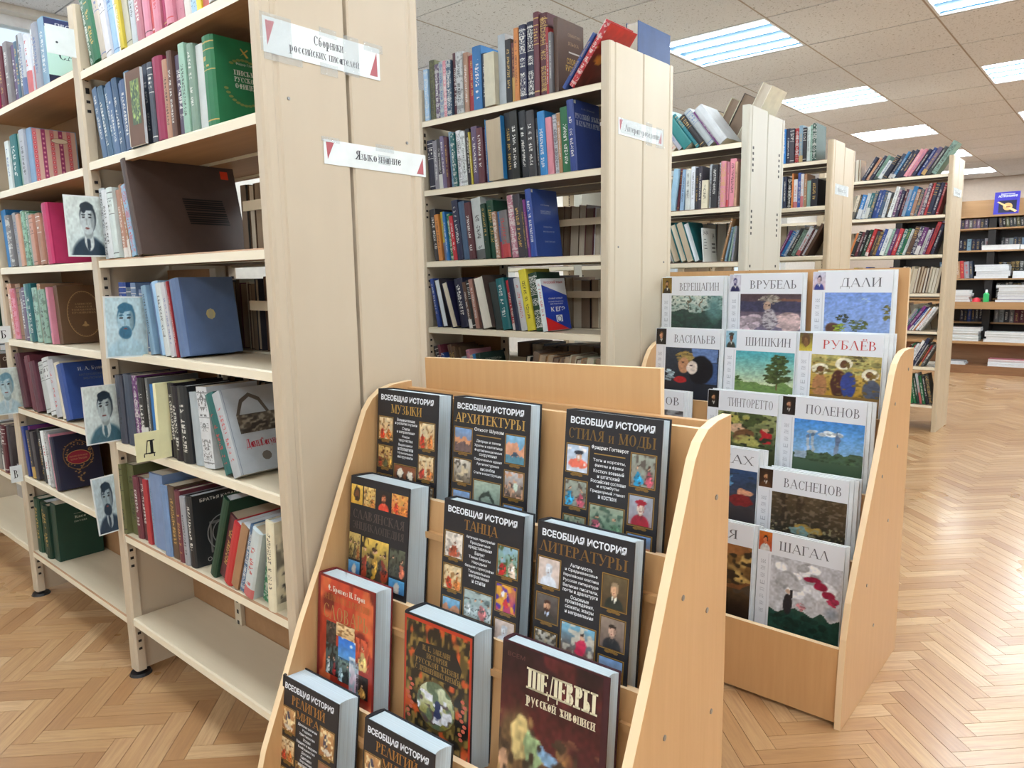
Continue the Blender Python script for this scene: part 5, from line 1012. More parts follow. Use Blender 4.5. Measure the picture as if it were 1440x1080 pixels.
b = hb('black religions history book at the corner of the lowest tier', (397, 948), (477, 1003), ROWY[3], .285, .055, 'bk', 7)
history_cover(b, 'РЕЛИГИЙ', ['gods', 'red', 'gods', 'eye', 'icon', 'icon', 'ruin'], ['Древние религии', 'Иудаизм', 'Христианство', 'Ислам', 'Буддизм и индуизм', 'Конфуцианство', 'Даосизм', 'Синтоизм', 'Верования', 'народов мира'], (176, 128, 66), two='МИРА')
b = hb('second copy of the black religions history book, lowest tier', (512, 1008), (612, 1075), ROWY[3], .285, .05, 'bk', 7)
history_cover(b, 'РЕЛИГИЙ', ['gods', 'red', 'gods', 'eye', 'icon', 'icon', 'ruin'], ['Древние религии', 'Иудаизм', 'Христианство', 'Ислам', 'Буддизм и индуизм', 'Конфуцианство', 'Даосизм', 'Синтоизм'], (176, 128, 66), two='МИРА')
# the black encyclopedia with icon pictures
b, t, h, w = hb('black encyclopedia with rows of gold icon pictures and a dark title', (493, 668), (577, 697), ROWY[1], .285, .062, 'bk', 6)
icons = [('gold', 0), ('gold2', 1), ('redrobe', 2), ('saint', 3)]
def icon_im(i, nx=20, ny=28):
    if i == 0: return art(nx, ny, [('g', (206, 160, 60), (226, 190, 90)), ('e', .5, .5, .3, .42, (60, 44, 34)), ('e', .5, .5, .17, .24, (110, 70, 44)), ('e', .5, .3, .1, .14, (50, 36, 30))], 3)
    if i == 1: return art(nx, ny, figures([(206, 170, 110), (190, 120, 60)], ((196, 140, 60), (226, 200, 130)), 2, 8), 4)
    if i == 2: return art(nx, ny, portrait((30, 26, 28), (36, 30, 30), (196, 120, 80), (90, 50, 34), (214, 70, 50), (226, 110, 80), beard=True), 5)
    if i == 3: return art(nx, ny, figures([(206, 70, 44), (214, 130, 60)], ((206, 110, 60), (226, 170, 90)), 2, 6), 6)
    if i == 4: return art(nx, ny, figures([(120, 100, 60), (90, 80, 60), (150, 90, 50)], ((120, 100, 60), (206, 180, 110)), 3, 11), 7)
    if i == 5: return art(34, 40, figures([(150, 60, 40), (80, 80, 60), (196, 150, 60), (70, 60, 50)], ((60, 50, 36), (226, 190, 90)), 5, 12), 8)
    if i == 6: return art(nx, ny, figures([(70, 70, 56), (206, 110, 80)], ((60, 60, 50), (90, 96, 80)), 2, 13), 9)
    return art(nx, 12, [('g', (60, 110, 160), (90, 160, 206)), ('e', .5, .3, .2, .5, (206, 200, 190))], 10)
V = lambda m: h-m
for i, (u0, u1) in enumerate(((.03, .23), (.25, .45), (.48, .70), (.72, .98))): F = Flat(); F.grid(w*u0, V(.062), w*u1, V(.018), icon_im(i)); F.build('picture', b, t+.0002)
for u0, u1, v0, v1, k_ in ((.02, .22, .130, .19, 4), (.25, .70, .132, .225, 5), (.72, .97, .138, .2, 6), (.02, .22, .195, .225, 7), (.72, .97, .205, .235, 7)): F = Flat(); F.grid(w*u0, V(v1), w*u1, V(v0), icon_im(k_)); F.build('picture', b, t+.0002)
F = Flat(); F.serif('СЛАВЯНСКАЯ', w*.07, V(.094), w*.94, V(.074), (84, 74, 70), 1, 1.1); F.serif('ЭНЦИКЛОПЕДИЯ', w*.07, V(.118), w*.94, V(.101), (80, 72, 68), 1, 1.1); F.build('title', b, t+.0002)
# red dictionary
b, t, h, w = hb('red encyclopedic dictionary with a collage of paintings on its cover', (447, 804), (528, 840), ROWY[2], .285, .05, 'mr', 5)
for ch in b.children:
    if ch.name.startswith('cover'): ch.color = L4((120, 30, 32))
F = Flat(); F.grid(.012, .008, w-.004, h-.004, art(40, 52, [('g', (140, 40, 30), (196, 70, 44)), ('n', 7, .55, (206, 100, 60)), ('n', 5, .6, (110, 30, 26))], 20)); F.build('cover_print', b, t+.0002)
F = Flat(); F.serif('СЛОВАРЬ', w*.12, V(.094), w*.92, V(.062), (176, 140, 90), 3, .9); F.serif('ЭНЦИКЛОПЕДИЧЕСКИЙ', w*.12, V(.052), w*.92, V(.038), (170, 120, 70), 3, .9); F.build('title', b, t+.0003, 'gold_print')
F = Flat(); F.serif('Ф. Брокгауз И. Ефрон', w*.2, V(.030), w*.84, V(.018), (226, 220, 206), 3, 1.5); F.build('author', b, t+.0003)
for u0, u1, v0, v1, L_ in ((.18, .36, .10, .15, figures([(60, 50, 50), (150, 60, 50)], ((50, 44, 40), (90, 80, 70)), 1, 1)), (.36, .68, .095, .125, [('g', (206, 170, 120), (222, 196, 150)), ('n', 8, .6, (150, 110, 70))]), (.40, .70, .125, .175, [('g', (90, 150, 206), (40, 110, 206)), ('n', 4, .7, (206, 220, 230))]), (.18, .40, .15, .22, figures([(190, 204, 206), (150, 50, 50)], ((40, 44, 40), (70, 90, 90)), 2, 4)),
                         (.40, .60, .17, .225, figures([(170, 200, 214), (60, 60, 60)], ((50, 60, 60), (110, 130, 120)), 2, 5)), (.60, .76, .165, .235, [('g', (206, 160, 180), (196, 210, 214)), ('n', 6, .6, (150, 170, 180))]), (.70, .93, .11, .18, figures([(222, 190, 120)], ((190, 70, 40), (206, 90, 60)), 1, 6)), (.72, .92, .19, .24, figures([(206, 150, 80)], ((30, 26, 26), (50, 36, 30)), 1, 7))):
    F = Flat(); F.grid(w*u0, V(v1), w*u1, V(v0), art(18, 22, L_, int(u0*100)), 2); F.build('picture', b, t+.0003)
# black and gold ornamental book with an oval picture
b, t, h, w = hb('thick black and gold ornamental book with an oval painting on its cover', (568, 858), (666, 910), ROWY[2], .285, .06, 'bk', 4)
F = Flat(); F.rect(.004, .003, w-.002, h-.004, (180, 56, 34)); F.grid(.009, .008, w-.007, h-.011, art(54, 72, [('g', (34, 30, 26), (38, 32, 26)), ('n', 22, .56, (140, 116, 60)), ('n', 12, .72, (196, 84, 40)), ('n', 17, .66, (92, 76, 40))], 31), 1)
F.poly([(w*.25, V(.05)), (w*.75, V(.042)), (w*.86, V(.075)), (w*.80, V(.115)), (w*.25, V(.11)), (w*.17, V(.08))], (34, 32, 32), 3); F.build('cover_print', b, t+.0002)
F = Flat()
for i, (tx, a, c) in enumerate((('И. Е. ЗАБЕЛИН', .3, .7), ('ИСТОРИЯ', .36, .66), ('РУССКОЙ ЖИЗНИ', .2, .82), ('С ДРЕВНЕЙШИХ ВРЕМЁН', .19, .84))): F.serif(tx, w*a, V(.060+.0145*i+.004), w*c, V(.0515+.0145*i+.002), (150, 126, 76), 4, 1.4)
F.build('title', b, t+.0002, 'gold_print')
F = Flat(); F.ell(w*.5, V(.168), w*.285, .050, (96, 76, 44), 4, 28); im = art(48, 58, [('g', (130, 120, 50), (206, 214, 190)), ('n', 6, .5, (96, 110, 84)), ('n', 9, .58, (90, 74, 70), 0, .6), ('n', 8, .64, (214, 214, 220), .1, .7), ('e', .55, .4, .1, .2, (50, 56, 90))], 33); ny, nx, _ = im.shape
cs = []; 
for i in range(nx-1):
    for j in range(ny-1):
        a_, b_ = (i+.5)/(nx-1)-.5, (j+.5)/(ny-1)-.5
        if a_*a_+b_*b_ < .25:
            x_, y_ = w*.5+a_*w*.54, V(.168)+b_*.094; dx, dy = w*.54/(nx-1)/2, .094/(ny-1)/2; F.rect(x_-dx, y_-dy, x_+dx, y_+dy, im[j, i], 6)
for s_ in (.12, .88):
    for q in range(9): F.ell(w*s_+.006*math.sin(q*1.5), V(.135+.0095*q), .0055, .004, (190, 96, 76), 5, 7)
F.build('oval_picture', b, t+.0002)
# masterpieces
b, t, h, w = hb('dark maroon book of painting masterpieces with a large cream title', (706, 897), (858, 967), ROWY[2]+.008, .30, .036, 'mr', 5.5)
for ch in b.children:
    if ch.name.startswith('cover'): ch.color = L4((62, 24, 34))
V = lambda m: h-m
F = Flat(); F.grid(.003, .003, w-.012, h-.003, art(64, 84, [('g', (120, 34, 30), (34, 18, 26)), ('n', 6, .55, (80, 30, 34)), ('e', .95, .12, .35, .14, (190, 50, 40), 1), ('e', .18, .3, .26, .36, (96, 74, 50), 2), ('n', 9, .58, (150, 120, 76), .0, .55), ('e', .22, .42, .12, .16, (196, 176, 120)), ('e', .35, .33, .1, .14, (150, 176, 130)), ('e', .48, .36, .12, .07, (130, 170, 206)), ('e', .72, .28, .10, .16, (206, 170, 90)), ('e', .52, .18, .14, .12, (80, 60, 44)), ('e', .06, .2, .06, .12, (190, 150, 120)), ('e', .88, .38, .3, .3, (62, 22, 30), 1), ('n', 14, .66, (60, 46, 36), .0, .5)], 41, .3)); F.build('cover_print', b, t+.0002)
F = Flat(); F.serif('ШЕДЕВРЫ', w*.28, V(.072), w*.90, V(.034), (226, 220, 190), 2, 1.9); F.serif('русской живописи', w*.27, V(.098), w*.90, V(.078), (222, 214, 186), 2, 1.7); F.sans('ВСЕМ', w*.07, V(.026), w*.24, V(.018), (96, 60, 60), 2); F.build('title', b, t+.0002)
# ------------------------------------------------------------------ painter albums on the second stand
st2o = (S2X, S2Y)
def album(label, tl, tr, off, h, title, layers, face, tc=(96, 98, 108), n=3, seed=1, lean=3, extra=None, tx=(.30, .94), vis=.5):
    pairs = []
    for q in range(n, -1, -1):
        lb = label if q == 0 else '%s white album behind the one with %s' % (('', 'first', 'second', 'third', 'fourth', 'fifth')[q], extra or 'painting')
        b = front_book(lb, st2o, 0, tl, tr, off, h, .0065, 'wh', lean, group='white painter albums on the stand', hard=False, page=(228, 234, 240), cat='art album')
        b[0].name = 'art_album'; b[0].location += Vector((.006*((q*37) % 3-1)+.005*q, .0075*q, .0015*((q*53) % 3)))
        if q == 0:
            o, t, h_, w = b; V = lambda m: h_-m
            F = Flat(); F.rect(.001, .001, w-.001, h_-.001, (226, 231, 240)); F.rect(w*.135, V(.0665), w*.145, .002, (206, 210, 220), 1)
            for q2 in range(8): F.sans('ВЕЛИКИЕ ХУДОЖНИКИ'[q2*2:q2*2+2] or 'И', w*.05, V(.10+.022*q2), w*.105, V(.088+.022*q2), (170, 176, 190), 1, rot=True)
            F.build('cover_print', o, t+.0002)
            F = Flat(); F.serif(title, w*tx[0], V(.050), w*tx[1], V(.022), tc, 2, .8); F.build('title', o, t+.0002)
            F = Flat(); F.grid(w*.01, V(.060), w*.17, V(.002), art(18, 26, face, seed+50), 2); F.build('portrait', o, t+.0002)
            F = Flat(); zl = .004; zt = V(.0685); zm = zt-(zt-zl)*vis; im_ = art(76, int(96*vis)+8, layers, seed, .16); F.grid(w*.17, zm, w-.002, zt, im_, 2); F.rect(w*.17, zl, w-.002, zm, tuple(im_[0].mean(0)), 2); F.build('painting', o, t+.0002)
    return b
RB = (-.075, -.168, -.266, -.376, -.468)
bd = portrait
album('white painter album with a frosty forest picture, top row', (933, 390), (1020, 385), -.062, .33, 'ВЕРЕЩАГИН', [('g', (110, 130, 130), (206, 216, 206)), ('n', 16, .55, (150, 176, 170)), ('n', 26, .62, (70, 90, 84)), ('r', .34, .1, .36, 1, (110, 100, 80)), ('r', .58, .1, .60, .9, (120, 104, 84)), ('l', .52, (50, 70, 66), 9, .2), ('n', 14, .6, (50, 80, 70), .0, .6), ('e', .85, .65, .2, .5, (90, 130, 130), 1)], bd((150, 120, 40), (120, 96, 40), (190, 140, 100), (60, 40, 30), (50, 40, 34), beard=True), n=3, seed=101, lean=0, extra='the frosty forest')
album('white painter album with a pale feathered figure on dark purple, top row', (1028, 386), (1132, 381), -.062, .33, 'ВРУБЕЛЬ', [('w', .012), ('g', (120, 112, 136), (76, 60, 66)), ('r', 0, .5, 1, .78, (66, 66, 92)), ('r', .6, .78, 1, .84, (120, 84, 70)), ('b', .15, .2, .2, .25, 50, (176, 160, 170), .09), ('b', .84, .22, .2, .22, 50, (190, 166, 166), .09), ('b', .5, .82, .17, .13, 60, (140, 132, 124), .035), ('e', .46, .66, .07, .13, (184, 156, 138), 4), ('e', .5, .3, .13, .3, (186, 180, 186), 3), ('b', .5, .3, .12, .28, 30, (120, 110, 122), .03), ('e', .44, .69, .02, .015, (40, 34, 36)), ('e', .49, .69, .02, .015, (40, 34, 36))], bd((206, 206, 220), (200, 200, 216), (180, 176, 206), (60, 56, 110), (50, 48, 96), beard=True), n=1, seed=102, lean=0, extra='the pale figure')
album('white painter album with blue sky and small green bushes, top row', (1146, 382), (1260, 378), -.062, .33, 'ДАЛИ', [('w', .01), ('g', (140, 166, 216), (120, 154, 222)), ('b', .62, .78, .10, .06, 16, (150, 176, 206), .02), ('e', .14, .06, .13, .17, (96, 64, 50), 3), ('b', .29, .34, .08, .12, 26, (54, 60, 46), .03), ('b', .25, .1, .1, .1, 26, (140, 156, 50), .03), ('b', .53, .18, .14, .16, 44, (90, 100, 52), .03), ('b', .95, .5, .06, .22, 26, (110, 106, 56), .03)], bd((206, 180, 196), (190, 196, 216), (206, 180, 190), (50, 44, 80), (50, 60, 140)), n=1, seed=103, lean=0, extra='blue sky', tx=(.36, .88))
album('white painter album with two dark hooded heads, second row', (925, 461), (1016, 464), -.160, .33, 'ВАСИЛЬЕВ', [('w', .01), ('g', (36, 40, 50), (56, 64, 78)), ('r', .5, .62, .98, .98, (100, 126, 176)), ('r', .72, .0, .98, .6, (60, 84, 130)), ('b', .08, .2, .08, .16, 20, (150, 170, 180), .04), ('e', .68, .38, .24, .42, (26, 26, 32), 5), ('b', .38, .72, .16, .14, 40, (150, 128, 76), .05), ('e', .36, .50, .11, .24, (190, 140, 106), 4), ('e', .52, .44, .11, .2, (222, 208, 198), 4), ('e', .30, .08, .14, .1, (176, 40, 44), 3), ('e', .34, .58, .03, .02, (60, 40, 34)), ('e', .5, .5, .03, .02, (60, 40, 44))], bd((30, 26, 26), (36, 30, 30), (206, 150, 116), (120, 84, 50), (30, 28, 30)), n=3, seed=104, extra='hooded heads')
album('white painter album with a lone tree on turquoise sky, second row', (1023, 464), (1123, 467), -.160, .33, 'ШИШКИН', [('w', .012), ('g', (214, 214, 170), (70, 164, 180)), ('l', .16, (110, 140, 80), 6, .14), ('r', .715, .0, .74, .75, (110, 92, 60)), ('b', .72, .30, .22, .14, 60, (70, 84, 46), .045), ('b', .74, .52, .2, .16, 70, (64, 80, 44), .045), ('b', .76, .76, .13, .14, 50, (60, 78, 44), .04), ('b', .05, .2, .07, .1, 14, (70, 100, 50), .03)], bd((130, 180, 206), (150, 190, 210), (110, 70, 50), (40, 34, 34), (60, 64, 60), hat=True), n=2, seed=105, extra='the lone tree')
album('white painter album with three haloed figures on ochre, second row', (1127, 467), (1247, 471), -.160, .33, 'РУБЛЁВ', [('w', .01), ('g', (176, 136, 46), (190, 178, 116)), ('b', .5, .75, .5, .25, 60, (150, 146, 90), .06), ('e', .14, .62, .13, .15, (226, 222, 200), 6), ('e', .48, .78, .13, .15, (226, 222, 200), 6), ('e', .86, .54, .13, .15, (226, 222, 200), 6), ('e', .14, .2, .12, .32, (170, 120, 80), 4), ('e', .42, .28, .13, .36, (70, 38, 36), 4), ('e', .56, .26, .12, .34, (46, 66, 136), 4), ('e', .89, .16, .14, .28, (76, 86, 106), 4), ('e', .14, .62, .06, .09, (96, 62, 40), 4), ('e', .48, .77, .06, .1, (92, 58, 38), 4), ('e', .85, .54, .06, .09, (96, 62, 40), 4), ('b', .66, .88, .08, .08, 14, (80, 74, 46), .03), ('n', 22, .72, (110, 90, 44))], [('g', (206, 190, 70), (90, 80, 50)), ('e', .5, .6, .35, .4, (96, 70, 44)), ('e', .5, .45, .2, .25, (130, 96, 60))], tc=(190, 70, 70), n=4, seed=106, extra='haloed figures')
album('white painter album with a grey street view, behind the front stand header', (845, 540), (965, 547), -.258, .33, 'САВРАСОВ', [('g', (96, 96, 104), (150, 154, 160)), ('n', 12, .55, (70, 70, 74))], bd((60, 50, 46), (70, 60, 50), (190, 150, 120), (60, 40, 30), (40, 36, 36)), n=3, seed=107, extra='the street view', tx=(.30, .96))
album('white painter album with a rider and a red robed figure, third row', (998, 547), (1098, 553), -.258, .33, 'ТИНТОРЕТТО', [('g', (70, 76, 44), (150, 160, 110)), ('e', .4, .8, .5, .12, (176, 170, 90), 1.5), ('n', 10, .5, (70, 84, 50)), ('e', .3, .55, .17, .15, (206, 170, 140)), ('e', .45, .4, .2, .16, (110, 76, 50)), ('e', .52, .25, .26, .14, (176, 170, 96), 2), ('e', .84, .4, .09, .2, (176, 34, 44)), ('e', .84, .58, .04, .05, (196, 160, 130)), ('n', 16, .64, (44, 48, 34))], bd((24, 22, 24), (30, 26, 26), (190, 140, 100), (50, 36, 30), (26, 24, 26), beard=True), n=3, seed=108, extra='the rider')
album('white painter album with a blue sky over church domes, third row', (1103, 556), (1223, 567), -.258, .33, 'ПОЛЕНОВ', [('w', .012), ('g', (150, 190, 222), (66, 138, 216)), ('b', .45, .68, .25, .04, 14, (206, 220, 232), .06), ('r', .20, .1, .24, .55, (176, 190, 204)), ('r', .27, .1, .31, .6, (170, 186, 200)), ('e', .22, .57, .03, .05, (96, 120, 150)), ('e', .29, .62, .03, .05, (96, 120, 150)), ('r', .60, .1, .66, .5, (120, 140, 170)), ('e', .63, .55, .04, .14, (96, 116, 150)), ('r', .626, .6, .634, .8, (90, 104, 130)), ('l', .22, (70, 96, 76), 12, .12), ('b', .5, .08, .5, .1, 60, (60, 84, 60), .04), ('r', .02, .02, .2, .2, (150, 170, 190))], bd((24, 22, 26), (30, 28, 30), (196, 150, 120), (60, 40, 34), (30, 28, 32), beard=True), n=3, seed=109, extra='church domes')
album('white painter album with a seated woman in a blue room, fourth row', (940, 616), (1070, 642), -.362, .33, 'КРАНАХ', [('g', (60, 56, 60), (44, 76, 120)), ('r', .32, .5, .66, .9, (96, 150, 196)), ('e', .5, .7, .14, .12, (130, 120, 104)), ('n', 12, .6, (44, 60, 80), .5, .9), ('e', .82, .42, .1, .1, (206, 150, 120)), ('e', .82, .22, .14, .16, (130, 40, 44)), ('r', .32, .38, .6, .44, (190, 140, 70))], bd((60, 60, 60), (70, 60, 50), (190, 150, 120), (60, 40, 30), (40, 36, 36)), n=3, seed=110, extra='the blue room', tx=(.30, .96))
album('white painter album with a dark forest scene, fourth row', (1070, 657), (1198, 676), -.362, .33, 'ВАСНЕЦОВ', [('g', (40, 36, 28), (84, 72, 54)), ('r', .12, .2, .2, 1, (50, 42, 34)), ('r', .32, .2, .42, 1, (56, 46, 36)), ('r', .68, .2, .76, 1, (60, 50, 38)), ('r', .8, .2, .98, 1, (70, 58, 42)), ('n', 24, .64, (104, 92, 76)), ('e', .55, .22, .2, .1, (170, 140, 70)), ('e', .42, .12, .12, .1, (120, 150, 150)), ('n', 26, .7, (150, 144, 110), 0, .3)], bd((60, 40, 30), (50, 36, 30), (196, 150, 110), (70, 46, 34), (90, 60, 40), beard=True), n=4, seed=111, extra='the dark forest')
album('white painter album with a golden balcony crowd, lowest row', (925, 712), (1063, 745), -.462, .33, 'ГОЙЯ', [('g', (40, 30, 24), (150, 110, 60)), ('r', 0, .86, 1, 1, (150, 100, 60)), ('n', 12, .52, (190, 160, 96), .4, .85), ('n', 20, .55, (50, 40, 30), .4, .9), ('n', 12, .6, (70, 60, 50), 0, .4), ('r', 0, .38, 1, .43, (120, 76, 44))], bd((60, 60, 60), (70, 60, 50), (190, 150, 120), (60, 40, 30), (40, 36, 36)), n=2, seed=112, extra='the balcony crowd', tx=(.42, .86), vis=.85)
album('white painter album with a crimson dress on pale grey, lowest row', (1070, 745), (1192, 772), -.462, .33, 'ШАГАЛ', [('w', .012), ('g', (210, 212, 218), (190, 194, 204)), ('b', .4, .7, .4, .25, 30, (200, 204, 212), .12), ('e', .88, .36, .12, .09, (150, 162, 180), 1), ('l', .27, (36, 76, 66), 8, .16), ('b', .5, .1, .5, .12, 60, (26, 56, 50), .05), ('b', .47, .36, .05, .07, 14, (206, 140, 150), .025), ('e', .27, .34, .07, .16, (34, 36, 44), 4), ('r', .30, .44, .34, .56, (34, 36, 44)), ('e', .27, .53, .035, .04, (206, 180, 160), 4), ('e', .60, .76, .13, .035, (150, 26, 66), 4), ('e', .72, .69, .10, .06, (156, 30, 70), 4), ('e', .83, .60, .10, .055, (150, 28, 66), 4), ('b', .90, .52, .06, .05, 12, (176, 50, 90), .03)], bd((176, 60, 40), (206, 120, 50), (220, 130, 90), (30, 26, 30), (206, 206, 206)), n=1, seed=113, extra='the crimson dress', tx=(.26, .84), vis=.85)
# ================================================================== wall shelving at the far end of the aisle
WY = 10.75; WX0, WX1 = -2.6, .9
t = thing('wall_shelving', 'long brown shelving with a bench along the far wall, dark gaps between its boards', 'shelving', (WX0, 11.15, 0))
def wpart(name, a, b, mat, bevel=0): m = MB(); m.box((a[0]-WX0, a[1]-11.15, a[2]), (b[0]-WX0, b[1]-11.15, b[2])); return m.build(name, mat, t, bevel=bevel)
wpart('plinth', (WX0, 10.35, 0), (WX1, 11.1, .1), 'brown_wood'); wpart('bench_panel', (WX0, 10.62, .1), (WX1, 10.64, .36), 'brown_wood'); wpart('bench_board', (WX0, 10.38, .36), (WX1, 11.1, .39), 'tan_wood')
wpart('desk_board', (WX0, 10.5, .84), (WX1, 11.1, .865), 'tan_wood'); wpart('desk_lip', (WX0, 10.48, .78), (WX1, 10.5, .865), 'tan_wood')
for zz in (1.149, 1.496, 1.765): wpart('shelf', (WX0, 10.74, zz-.018), (WX1, 11.1, zz), 'tan_wood')
wpart('ledge', (WX0, 10.70, 1.895), (WX1, 11.1, 1.918), 'tan_wood'); wpart('top_board', (WX0, 10.98, 1.918), (WX1, 11.0, 2.12), 'tan_wood'); wpart('back_panel', (WX0, 11.1, 0), (WX1, 11.12, 1.9), 'dark_metal')
for x in (-2.5, -1.45, -.4, .65): wpart('post', (x-.04, 10.78, .39), (x+.04, 11.09, 1.89), 'dark_metal')
FW_ = 'wall shelving'
def wrow(where, Y, z, a, b, spec, h, lean=0, **k_): row(where+', '+FW_, Y, z, a, b, spec, h=h, lean=lean, px=False, one=True, d=.13, **k_)
# row() clamps to the bookcases' uprights; the wall boards run on, so widen them here
def wbooks(where, z, a, b, spec, h, lean=0, Y=10.78):
    toks = [opt(q) for q in spec.split()]; n = len(toks); x = a; rr = random.Random(hash_(where)); ws = [float(o.get('w', 1))*rr.uniform(.9, 1.1) for o in toks]; sc = (b-a)/sum(ws)
    for i, (o, w_) in enumerate(zip(toks, ws)):
        le = math.radians(lean); hh = float(o.get('h', h))*rr.uniform(.95, 1.03); tt = w_*sc*math.cos(le)-.0006
        make_book('%s book, %s along the %s of the wall shelving' % (C[o['c']][0], ORD[min(i+1, 33)], where), tt, hh, .13, o['c'], (x+(tt*math.sin(le)*math.tan(le) if le > 0 else 0), Y, z+.0005+(tt*math.sin(le) if le > 0 else 0)), (0, le, 0), style=int(o.get('s', 1)), one=True, group='books: '+where+' of the wall shelving')
        x += w_*sc
wbooks('row under the ledge', 1.765, -2.0, -1.50, 'dv sl dk dv dv sl dv gy dv dv dk sl', .115); wbooks('row under the ledge past the post', 1.765, -1.38, -.9, 'dk bk ol dk dk ol dk gy dk bk br dk dk', .115, -8)
wbooks('second row', 1.496, -2.0, -1.50, 'sl nv nv sl nv nv lb nv sl nv lg', .145, 0, 10.96); wbooks('second row past the post', 1.496, -1.38, -.9, 'dk gy lg sl dk lb sb mr/s3 mr/s3 mr/s3 mr/s3', .15, 0, 10.96)
wbooks('third row', 1.149, -1.98, -1.62, 'sb wh nv cr/w1.5 tn/w1.6 rd/w1.3 lg/w1.5 sl', .215, -5); wbooks('third row past the post', 1.149, -1.38, -.9, 'bk/s3 bk/s3 bk/s3 bk/s3 bk/s3 bk/s3 sl/s1 sl/s1 nv dk dk', .21, 0, 10.96)
wbooks('fourth row', .90, -1.38, -.9, 'bk/s3/iw bk/s3/iw bk/s3/iw bk/s3/iw bk/s3/iw bk/s3/iw bk/s3/iw bk/s3/iw bk/s3/iw bk/s3/iw bk/s3/iw', .2, 0, 10.9); wbooks('lowest row', .60, -1.75, -1.5, 'nv nv bl nv dk nv', .18, 0, 10.9); wbooks('lowest row past the post', .60, -1.38, -.9, 'gy lg dk gy mr mr mr mr mr', .17, 0, 10.9)
m = MB(); m.box((WX0, 10.9, .58), (WX1, 11.1, .60)); m.build('inner_shelf', 'tan_wood', t).location = (-WX0, -11.15, 0)
m = MB(); m.box((WX0, 10.9, .88), (WX1, 11.1, .90)); m.build('inner_shelf', 'tan_wood', t).location = (-WX0, -11.15, 0)
def lying(label, xa, xb, Y, z, th, dep, colour, name='magazine', cat='magazine', group=None, rz=0):
    m = MB(); e = min(.0015, th*.2); m.box((0, 0, 0), (xb-xa, dep, e)); m.box((0, 0, th-e), (xb-xa, dep, th)); m.box((0, dep-.002, e), (xb-xa, dep, th-e)); m.box((.003, .003, e), (xb-xa-.003, dep-.002, th-e), 1)
    c = plain('paper_'+colour, C[colour][1], .5) if 'paper_'+colour not in bpy.data.materials else bpy.data.materials['paper_'+colour]; pg = bpy.data.materials.get('paper_edge') or plain('paper_edge', (222, 224, 226), .8)
    o = m.build(name, [c, pg]); o.location = (xa, Y, z); o.rotation_euler = (0, 0, rz); return tag(o, label, cat, group)
def pile(where, xa, xb, Y, z, items, dep=.2):
    r = random.Random(hash_(where)); n = len(items)
    for i, (c, th) in enumerate(items):
        dx = r.uniform(-.015, .015); lying('%s magazine, %s up in the %s' % (C[c][0], ORD[i+1], where), xa+dx, xb+dx, Y+r.uniform(0, .02), z+.0003, th, dep, c, group='magazines: '+where); z += th+.0006
pile('pile by the post on the third wall shelf', -1.60, -1.24, 10.75, 1.149, [('wh', .03), ('wh', .028), ('lg', .03), ('wh', .03), ('wh', .028), ('lg', .02)]); pile('second pile on the third wall shelf', -1.22, -.86, 10.75, 1.149, [('wh', .04), ('wh', .045)])
pile('pile on the second wall shelf', -1.56, -1.17, 10.745, 1.496, [('wh', .06)]); pile('other pile on the second wall shelf', -1.14, -.8, 10.745, 1.496, [('wh', .055)])
pile('book pile beside the bottle', -1.82, -1.60, 10.52, .8655, [('br', .03), ('sa', .03), ('mr', .02), ('wh', .02), ('lg', .04)]); pile('book pile at the end of the desk board', -1.32, -.86, 10.50, .8655, [('mr', .03), ('bl', .045), ('wh', .025), ('dk', .02), ('cr', .05), ('lg', .03)])
pile('magazine pile on the bench', -1.84, -1.46, 10.42, .39, [('wh', .03), ('mn', .03), ('wh', .03), ('ol', .03), ('wh', .03), ('dk', .02)]); pile('second magazine pile on the bench', -1.40, -.9, 10.42, .39, [('wh', .03), ('wh', .03), ('ol', .03), ('wh', .028)])
pile('loose papers on the plinth', -1.85, -1.58, 10.38, .1, [('wh', .02), ('lg', .02)]); pile('larger heap of papers on the plinth', -1.34, -.86, 10.38, .1, [('wh', .035), ('wh', .03), ('pk', .02)])
b = thing('bottle', 'small green bottle with a pale cap on the desk board', 'bottle', (-1.43, 10.55, .8655)); m = MB(); m.disc((0, 0, 0), .032, .095, 14); m.disc((0, 0, .095), .032, .02, 14, 0, 2, .014); m.build('body', 'green_plastic', b); m = MB(); m.disc((0, 0, .115), .015, .035, 12, 0, 2, .011); m.build('cap', 'white_paint', b)
m = MB(); m.disc((0, 0, 0), .05, .03, 14, 0, 2, .045); m.disc((0, 0, .03), .045, .02, 14, 0, 2, .02); o = m.build('sticky_tape', 'red_plastic'); o.name = 'red_case'; o.location = (-1.53, 10.56, .8655); tag(o, 'small bright red rounded case beside the green bottle', 'case')
a = make_book('blue book with a ringed planet on its cover, propped on the ledge', .02, .275, .26, 'bl', (-1.46, 10.86, 1.919), style=0, jitter=False, bulge=.001); a.rotation_euler = (math.radians(-8), 0, -math.pi/2)
a.rotation_euler = (0, 0, 0); a.matrix_world = Matrix.Translation((-1.46, 10.78, 1.919))@Matrix.Rotation(math.radians(-9), 4, 'X')@Matrix.Rotation(-math.pi/2, 4, 'Z')@Matrix.Translation((-.02, 0, 0))
for ch in a.children:
    if ch.name.startswith('cover'): ch.color = L4((54, 48, 170))
F = Flat(); w_, h_ = .26, .275; F.rect(w_*.2, h_*.08, w_*.9, h_*.62, (20, 26, 60)); F.ell(w_*.56, h_*.34, .048, .046, (226, 176, 110), 1); F.poly([(w_*.12, h_*.56), (w_*.2, h_*.58), (w_*.95, h_*.14), (w_*.86, h_*.08)], (236, 196, 140), 2)
